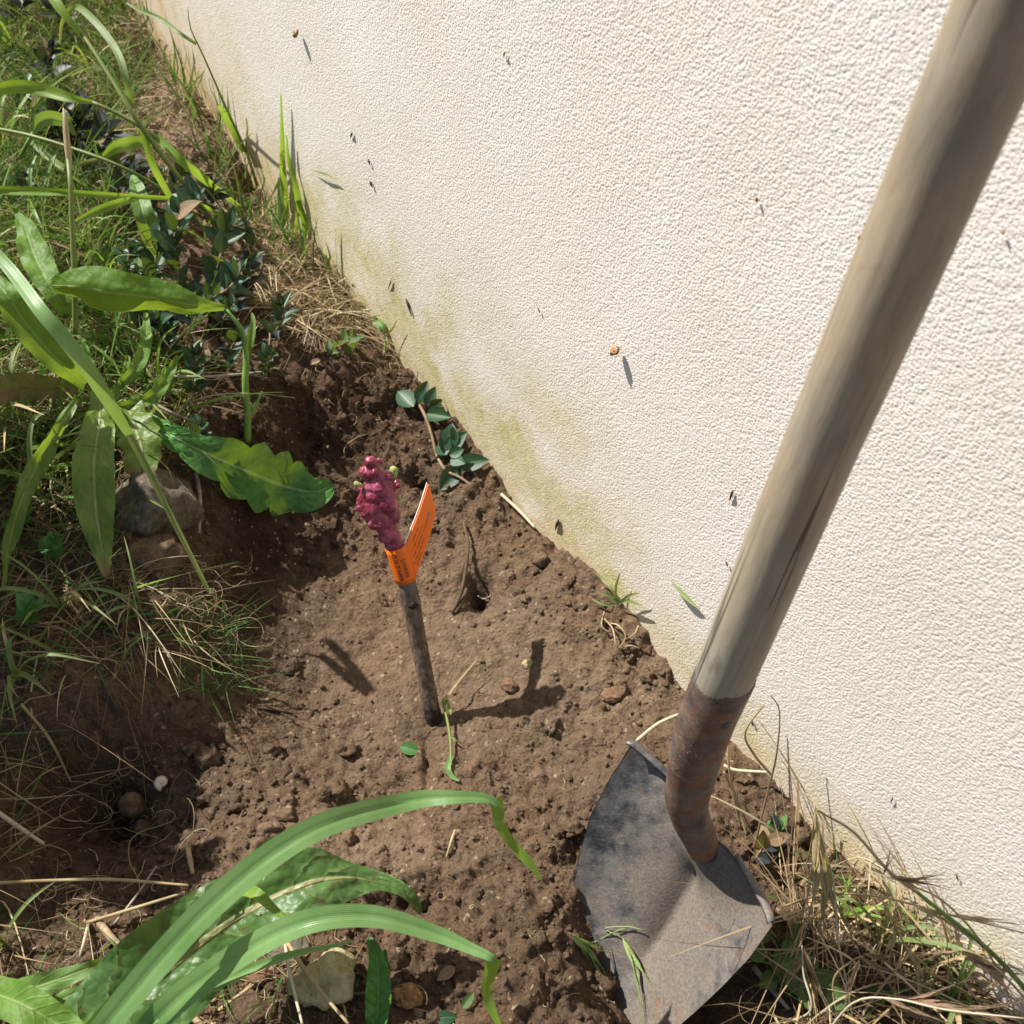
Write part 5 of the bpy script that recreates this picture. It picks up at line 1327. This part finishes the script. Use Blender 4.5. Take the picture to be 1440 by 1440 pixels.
# green spikelets fallen on the blade of the shovel
def on_blade(px, py, lift=.002):
    r = unit(ray(px, py)); best = None
    for d in np.arange(.5, 1.2, .001):
        q = CAMP + r * d - BO
        xx, yy, hh = np.dot(q, W3), np.dot(q, BL), np.dot(q, BN)
        v_ = np.clip(yy / LEN, 0, 1); u_ = np.clip((xx - .21 * v_ * LEN) / (HW * (1 - .3 * v_)), -1, 1)
        if hh < blade_pt(np.array(u_), np.array(v_))[2] + lift: return CAMP + r * d
    return CAMP + r * .85
MT['spk_green'] = blade_mat('green_spikelet', (.22, .34, .09), (.38, .46, .20), .3, .5)
for i, (ax_, ay, bx, by, lb) in enumerate([(806, 1315, 848, 1350, 'green grass spikelet fallen on the left edge of the blade'), (876, 1318, 912, 1398, 'pale green spikelet with long awns lying on the blade')]):
    t = thing('fallen_spikelet', lb, 'spikelet')
    A_, B_ = (on_blade(ax_, ay, .004), on_blade(bx, by, .004)) if i else (P(ax_, ay, .010), P(bx, by, .014))
    key = ('spkg', i)
    OV[key] = SPK[i].copy(); OV[key].materials.clear(); OV[key].materials.append(MT['spk_green'])
    for k_ in range(2 if i == 0 else 1):
        o = bpy.data.objects.new('spikelet', OV[key]); COL.objects.link(o); o.parent = t
        dv = B_ - A_; dv = dv + np.cross(dv, BN) * (.35 * k_); L = np.linalg.norm(dv) * (1.0 - .2 * k_)
        o.matrix_world = Matrix.Translation(Vector(A_)) @ Vector(dv).to_track_quat('Z', 'Y').to_matrix().to_4x4() @ Matrix.Diagonal((L, L, L, 1))
    ends = [(850, 1306), (880, 1303), (905, 1308)] if i else [(835, 1325), (860, 1312), (890, 1302)]
    tube('awn', [A_] + [on_blade(x_, y_, .004) for x_, y_ in ends], .0005, MT['spk_green'], t, 5, 14)
# ------------------------------------------------------------------ turf: grass nobody could count
def in_poly(px, py, poly):
    ins = np.zeros(px.shape, bool); n = len(poly)
    for i in range(n):
        x1, y1 = poly[i]; x2, y2 = poly[(i + 1) % n]
        c = ((y1 > py) != (y2 > py)) & (px < (x2 - x1) * (py - y1) / (y2 - y1 + 1e-9) + x1)
        ins ^= c
    return ins
def scatter(n, poly, seed, box=(-1.7, .5, .0, 2.6), clump=0.0):
    r = np.random.default_rng(seed); out = np.zeros((0, 2))
    for _ in range(60):
        X = r.uniform(box[0], box[1], 60000); Y = r.uniform(box[2], box[3], 60000)
        ok = (X - WA[0]) * WN[0] + (Y - WA[1]) * WN[1] > .01
        if clump: ok &= NZ[seed % 8].n2(X * 14, Y * 14) > r.uniform(-1, .6, 60000) * clump
        X, Y = X[ok], Y[ok]
        px, py, zc = proj(np.stack([X, Y, hgrid(X, Y)], -1))
        k = in_poly(px, py, poly) & ((Y * CP + (CAM_H) * SP) > .2)
        out = np.vstack([out, np.stack([X[k], Y[k]], 1)])
        if len(out) >= n: break
    return out[:n]
def ribbons(xy, L, lean, curve, width, seed, segs=6, up=1.0, head=None, flop=0.0):
    """thin bent blades as flat tapering strips"""
    r = np.random.default_rng(seed); n = len(xy)
    base = np.stack([xy[:, 0], xy[:, 1], hgrid(xy[:, 0], xy[:, 1]) - .004], 1)
    Ln = r.uniform(*L, n); a = r.random(n) * 2 * np.pi
    if head is not None: a = np.where(r.random(n) < head[1], head[0] + r.normal(0, .6, n), a)
    d = np.stack([np.cos(a), np.sin(a), np.zeros(n)], 1)
    a2 = a + r.normal(0, .9, n); d2 = np.stack([np.cos(a2), np.sin(a2), np.zeros(n)], 1)
    le = r.uniform(*lean, n); cv = r.uniform(*curve, n)
    t = np.linspace(0, 1, segs + 1)
    pos = base[:, None] + Ln[:, None, None] * (d[:, None] * (le[:, None] * t)[..., None] + d2[:, None] * (cv[:, None] * t ** 2)[..., None]
          + np.array([0, 0, 1.0]) * ((up * np.sqrt(np.maximum(.05, 1 - np.minimum(le, .97) ** 2))[:, None]) * t - (cv * .55 + flop)[:, None] * t ** 2)[..., None])
    gz = hgrid(pos[..., 0], pos[..., 1]) + .0015
    pos[..., 2] = np.maximum(pos[..., 2], np.where(t[None] > .05, gz, pos[..., 2]))
    # keep clear of the wall
    dd = (pos[..., 0] - WA[0]) * WN[0] + (pos[..., 1] - WA[1]) * WN[1]
    push = np.maximum(.004 - dd, 0); pos[..., 0] += push * WN[0]; pos[..., 1] += push * WN[1]
    T = unit(np.gradient(pos, axis=1)); rv = unit(r.normal(size=(n, 1, 3))); S_ = unit(np.cross(T, rv))
    w = r.uniform(*width, n)[:, None] * np.interp(t, [0, .15, .6, 1], [.7, 1, .85, .12])[None]
    V = np.stack([pos - S_ * w[..., None], pos + S_ * w[..., None]], 2)
    k = (segs + 1) * 2
    i = np.arange(segs); q = np.stack([2 * i, 2 * i + 1, 2 * i + 3, 2 * i + 2], 1)
    Fq = (q[None] + (np.arange(n) * k)[:, None, None]).reshape(-1, 4)
    return V.reshape(-1, 3), Fq, np.repeat(r.random(n), k)
def joined(name, parts, material, label):
    Vs, Fs, A, n = [], [], [], 0
    for V, Fq, a in parts:
        Vs.append(V); Fs.append(Fq + n); A.append(a); n += len(V)
    return add(name, mesh_np(name, np.vstack(Vs), np.vstack(Fs), attrs={'rnd': np.concatenate(A)}), MT[material], kind='stuff', label=label)

FAR = [(-900,-300),(150,-300),(195,20),(215,80),(190,130),(200,200),(150,260),(190,300),(150,420),(0,470),(-900,470)]
MID = [(-900,430),(160,430),(230,470),(300,560),(260,600),(180,620),(150,700),(-900,700)]
EDGE = [(-900,690),(130,690),(180,800),(255,835),(270,890),(215,925),(120,935),(60,960),(-900,980)]
LOW = [(-900,1000),(70,1000),(110,1060),(50,1150),(40,1290),(20,1340),(-900,1400)]
LEFT = [(-2500,-400),(-20,-400),(-20,1100),(-2500,1300)]
SOILTOP = [(190,60),(330,240),(350,330),(220,300),(200,200)]
ROOTS_P = [(330,300),(430,340),(500,440),(520,480),(430,470),(380,440),(340,380)]
RIGHT = [(1090,1190),(1150,1180),(1440,1390),(1440,1470),(1160,1460),(1060,1430),(1100,1330)]
FRONT = [(-200,1330),(150,1300),(330,1340),(520,1340),(560,1480),(-200,1480)]
green = [ribbons(scatter(11000, FAR, 1, clump=.6), (.05, .14), (.1, .8), (.1, .6), (.0007, .0016), 2),
         ribbons(scatter(3200, MID, 3, clump=.7), (.03, .10), (.2, .9), (.1, .6), (.0007, .0015), 4),
         ribbons(scatter(9000, LEFT, 5, box=(-3.2, -.2, -.2, 3.2)), (.05, .16), (.1, .7), (.1, .6), (.0009, .002), 6),
         ribbons(scatter(650, FAR, 33), (.10, .24), (.2, .8), (.1, .6), (.0010, .0026), 34, segs=8),
         ribbons(scatter(260, MID, 61), (.06, .16), (.3, .9), (.2, .8), (.0010, .0024), 62, segs=8)]
green += [ribbons(scatter(900, FAR, 63, clump=.4), (.06, .17), (.2, .8), (.2, .7), (.0013, .0028), 64, segs=7), ribbons(scatter(520, MID, 65), (.05, .14), (.2, .9), (.2, .8), (.0012, .0026), 66, segs=7),
          ribbons(scatter(90, EDGE, 67), (.04, .12), (.3, .9), (.2, .8), (.0010, .0020), 68, segs=7), ribbons(scatter(130, [(200,20),(440,320),(480,420),(330,330)], 69), (.05, .16), (.05, .5), (.1, .5), (.0009, .0022), 70, segs=7)]
joined('grass', green, 'grass', 'short sunlit green grass of the turf above the hole')
shade = [ribbons(scatter(900, EDGE, 7, clump=.6), (.03, .08), (.3, .95), (.2, .8), (.0006, .0014), 8, head=(-.6, .45), flop=.15),
         ribbons(scatter(260, LOW, 9), (.03, .08), (.3, .9), (.2, .7), (.0005, .0011), 10, flop=.1),
         ribbons(scatter(50, RIGHT, 11), (.03, .08), (.3, .9), (.2, .7), (.0007, .0016), 12),
         ribbons(scatter(110, FRONT, 13), (.02, .05), (.3, .9), (.2, .7), (.0005, .001), 14),
         ribbons(scatter(120, [(340,860),(260,900),(300,1000),(330,960)], 15), (.02, .06), (.5, 1), (.3, .9), (.0004, .0008), 16, flop=.1)]
joined('fine_grass', shade, 'grass_shade', 'fine green grass hanging over the shaded left bank of the hole')
dry = [ribbons(scatter(11000, FAR, 21, clump=.6), (.04, .15), (.3, 1), (.2, 1.0), (.0005, .0011), 22, flop=.2),
       ribbons(scatter(3200, MID, 23), (.03, .12), (.4, 1), (.2, 1.0), (.0005, .0010), 24, flop=.2),
       ribbons(scatter(1500, EDGE, 25, clump=.5), (.03, .09), (.4, 1), (.3, 1.1), (.0004, .0009), 26, head=(-.7, .5), flop=.25),
       ribbons(scatter(620, LOW, 27), (.03, .11), (.4, 1), (.3, 1.0), (.0004, .0009), 28, head=(-.5, .4), flop=.2),
       ribbons(scatter(210, RIGHT, 29), (.05, .17), (.2, .9), (.2, .7), (.0005, .0012), 30, segs=9, flop=.05),
       ribbons(scatter(170, FRONT, 31), (.02, .08), (.7, 1), (.1, .7), (.0005, .0010), 32, flop=.3),
       ribbons(scatter(260, SOILTOP, 35), (.02, .09), (.5, 1), (.2, .8), (.0004, .0009), 36, flop=.2),
       ribbons(scatter(1100, ROOTS_P, 37), (.03, .10), (.4, 1), (.3, 1.3), (.0005, .0011), 38, segs=9, flop=.25),
       ribbons(scatter(3000, LEFT, 39, box=(-3.2, -.2, -.2, 3.2)), (.05, .13), (.2, 1), (.2, .9), (.0007, .0013), 40, flop=.1)]
joined('dry_grass', dry, 'dry', 'tangled straw-coloured dry grass in the turf and along the banks')

# small strap-leaved weeds sprouting all over the turf
rs = random.Random(21)
STRAP = ['bright strap-leaved tuft under the raised leaf of the rosette', 'bright strap-leaved tuft below the level grass blade', 'dull strap-leaved tuft behind the hanging yellow-green leaf', 'blue-green strap tuft right of the rosette centre', 'bright strap tuft next to the base of the toothed leaf', 'dull strap tuft by the tip of the narrow hanging leaf', 'dull strap tuft in the shaded grass below the hanging leaf', 'dull strap tuft above the clod bank', 'small dull strap tuft below the lichened stone', 'bright strap tuft among the far dark shoots', 'bright strap tuft behind the wide flat grass leaf', 'large bright strap tuft below the thin yellow stalk', 'bright strap tuft beside the green arching leaf', 'small bright strap tuft between evergreen clump and dry roots', 'blue-green strap tuft behind the pointed brown stalk', 'small dull strap tuft beside the pale dock leaf', 'dull strap tuft under the purple-brown brome heads', 'tiny bright strap tuft behind the oval-leaf weed', 'dull strap tuft against the wall below the green stalk']
for i, (px, py, sc, mt) in enumerate([(40,470,1.0,'blade_y'),(120,350,.9,'blade_y'),(20,620,1.0,'blade_d'),(170,500,.9,'blade'),(230,560,.8,'blade_y'),(60,700,1.0,'blade_d'),(90,860,.8,'blade_d'),(30,960,.9,'blade_d'),(200,860,.7,'blade_d'),
        (30,90,1.2,'blade_y'),(130,110,1.1,'blade_y'),(10,230,1.2,'blade_y'),(160,400,.9,'blade_y'),(290,350,.8,'blade_y'),(60,330,1.1,'blade'),(10,1330,.7,'blade_d'),(1230,1330,.8,'blade_d'),(1180,1290,.6,'blade_y'),(1330,1410,.8,'blade_d')]):
    t = thing('strap_weed', STRAP[i], 'grass', 'strap-leaved tufts in the turf')
    b0 = P(px, py, 0.0)
    for k in range(rs.randrange(5, 8)):
        a = rs.uniform(0, 6.28); L = rs.uniform(.05, .12) * sc; d = np.array([math.cos(a), math.sin(a), 0]); d2 = np.array([math.cos(a + rs.uniform(-.8, .8)), math.sin(a + rs.uniform(-.8, .8)), 0])
        le = rs.uniform(.2, .6)
        pts = np.array([b0, b0 + d * L * le * .4 + [0, 0, L * .42], b0 + d * L * le + d2 * L * .15 + [0, 0, L * .72], b0 + d * L * le * 1.3 + d2 * L * .5 + [0, 0, L * rs.uniform(.5, .85)]])
        for p_ in pts:
            dd = np.dot(p_[:2] - WA[:2], WN)
            if dd < .006: p_[:2] += WN * (.006 - dd)
        V, Fq, uv = leaf_arrays(pts, lambda t_: rs.uniform(.0018, .0034) * sc * np.interp(t_, [0, .3, .7, 1], [.7, 1, .8, .05]), n=16, m=5, fold=.3, side=np.cross(d, [0, 0, 1.0]) + rs.uniform(-.4, .4), seed=k)
        add('leaf_blade', mesh_np('leaf_blade', V, Fq, uv=uv), MT[mt if rs.random() > .2 else 'straw'], t)

# curling dead roots and rootlets
def curls(xy, L, rad, seed, wig=.9, lift=.02, n=16, sides=3):
    r = np.random.default_rng(seed); N = len(xy); a = r.random(N) * 6.28; dz = r.uniform(.0, .7, N)
    Ln = r.uniform(*L, N) / n; rate = r.normal(0, wig, N)
    p = np.stack([xy[:, 0], xy[:, 1], hgrid(xy[:, 0], xy[:, 1]) - .001], 1); pts = [p.copy()]
    for i in range(n):
        rate += r.normal(0, .35, N); a = a + rate * .35; dz = dz - .11 + r.normal(0, .22, N)
        st_ = np.stack([np.cos(a), np.sin(a), dz], 1); p = p + unit(st_) * Ln[:, None]
        g = hgrid(p[:, 0], p[:, 1]); p[:, 2] = np.clip(p[:, 2], g + .0012, g + lift)
        dd = (p[:, 0] - WA[0]) * WN[0] + (p[:, 1] - WA[1]) * WN[1]; push = np.maximum(.004 - dd, 0); p[:, 0] += push * WN[0]; p[:, 1] += push * WN[1]
        pts.append(p.copy())
    C = np.stack(pts, 1); T = unit(np.gradient(C, axis=1)); s1 = unit(np.cross(T, np.array([.3, .2, 1.0]))); s2 = np.cross(T, s1)
    rr_ = r.uniform(*rad, N)[:, None] * np.linspace(1, .45, n + 1)[None]
    an = np.arange(sides) / sides * 2 * np.pi
    V = C[:, :, None] + rr_[..., None, None] * (np.cos(an)[:, None] * s1[:, :, None] + np.sin(an)[:, None] * s2[:, :, None])
    Fq = grid_faces(n + 1, sides, True); k = (n + 1) * sides
    return V.reshape(-1, 3), (Fq[None] + (np.arange(N) * k)[:, None, None]).reshape(-1, 4), np.repeat(r.random(N), k)
roots = [curls(scatter(230, ROOTS_P, 41), (.05, .16), (.0005, .0012), 42, .55, .05),
         curls(scatter(120, EDGE, 43), (.04, .12), (.0003, .0007), 44, .25, .03),
         curls(scatter(70, [(270,800),(340,800),(340,900),(250,960)], 45), (.03, .10), (.0003, .0006), 46, .25, .03),
         curls(scatter(60, [(150,1050),(260,1060),(240,1260),(30,1290),(40,1180)], 47), (.04, .12), (.0003, .0007), 48, .18, .035),
         curls(scatter(90, [(100,1290),(500,1320),(560,1440),(60,1440)], 49), (.02, .08), (.0003, .0008), 50, .18, .02),
         curls(scatter(40, [(400,480),(560,480),(560,640),(400,560)], 51), (.02, .09), (.0003, .0008), 52, .25, .03),
         curls(scatter(60, [(400,880),(900,880),(820,1100),(420,1080)], 53), (.006, .022), (.0002, .0004), 54, .2, .006),
         curls(scatter(60, [(420,1120),(820,1100),(800,1440),(560,1440)], 55), (.006, .03), (.0002, .0005), 56, .2, .008),
         curls(scatter(40, RIGHT, 57), (.05, .15), (.0004, .0009), 58, .2, .06),
         curls(scatter(60, SOILTOP, 59), (.03, .10), (.0004, .0009), 60, .3, .03)]
joined('dead_roots', roots, 'dry', 'curly dead roots and rootlets trailing from the cut turf')

# the turf goes on to the left of the picture with taller weeds, which shade the left bank
for i, (x, y, s, hh, nl, lb) in enumerate([(-.74, .80, 1.0, .46, 13, 'tall dock plant in the turf just left of the stone'), (-.86, .62, 1.1, .50, 14, 'tall dock plant left of the clod bank'), (-.72, .62, .9, .36, 11, 'dock plant standing over the shaded pit'),
        (-.92, .92, 1.1, .46, 12, 'tall dock plant in the turf left of the rosette'), (-.98, .74, 1.1, .60, 14, 'tallest dock plant at the back of the left turf'), (-.84, .47, .9, .36, 10, 'dock plant left of the front dock leaves')]):
    t = thing('tall_dock', lb, 'dock plant')
    r = random.Random(90 + i); b0 = np.array([x, y, float(hgrid(x, y))])
    tube('stem', [b0, b0 + [.01, .0, hh * .5], b0 + [.0, .02, hh]], .005, MT['stem'], t, 7, 14)
    for k in range(nl):
        a = k * 2.4 + r.uniform(-.3, .3); h = .04 + (hh - .05) * k / nl; L = r.uniform(.12, .24) * s * (1 - .35 * k / nl)
        d = np.array([math.cos(a), math.sin(a), 0]); st0 = b0 + [0, 0, h]
        V, Fq, uv = leaf_arrays(np.array([st0, st0 + d * L * .4 + [0, 0, L * .35], st0 + d * L * .8 + [0, 0, L * .35], st0 + d * L * 1.1 + [0, 0, L * .1]]), lambda t_: .034 * s * np.sin(np.pi * np.clip(t_ * .9 + .06, 0, 1)), n=16, m=5, fold=.2, wave=.006, side=np.cross(d, [0, 0, 1.0]), seed=k)
        add('leaf', mesh_np('leaf', V, Fq, uv=uv), MT['dock'], t)
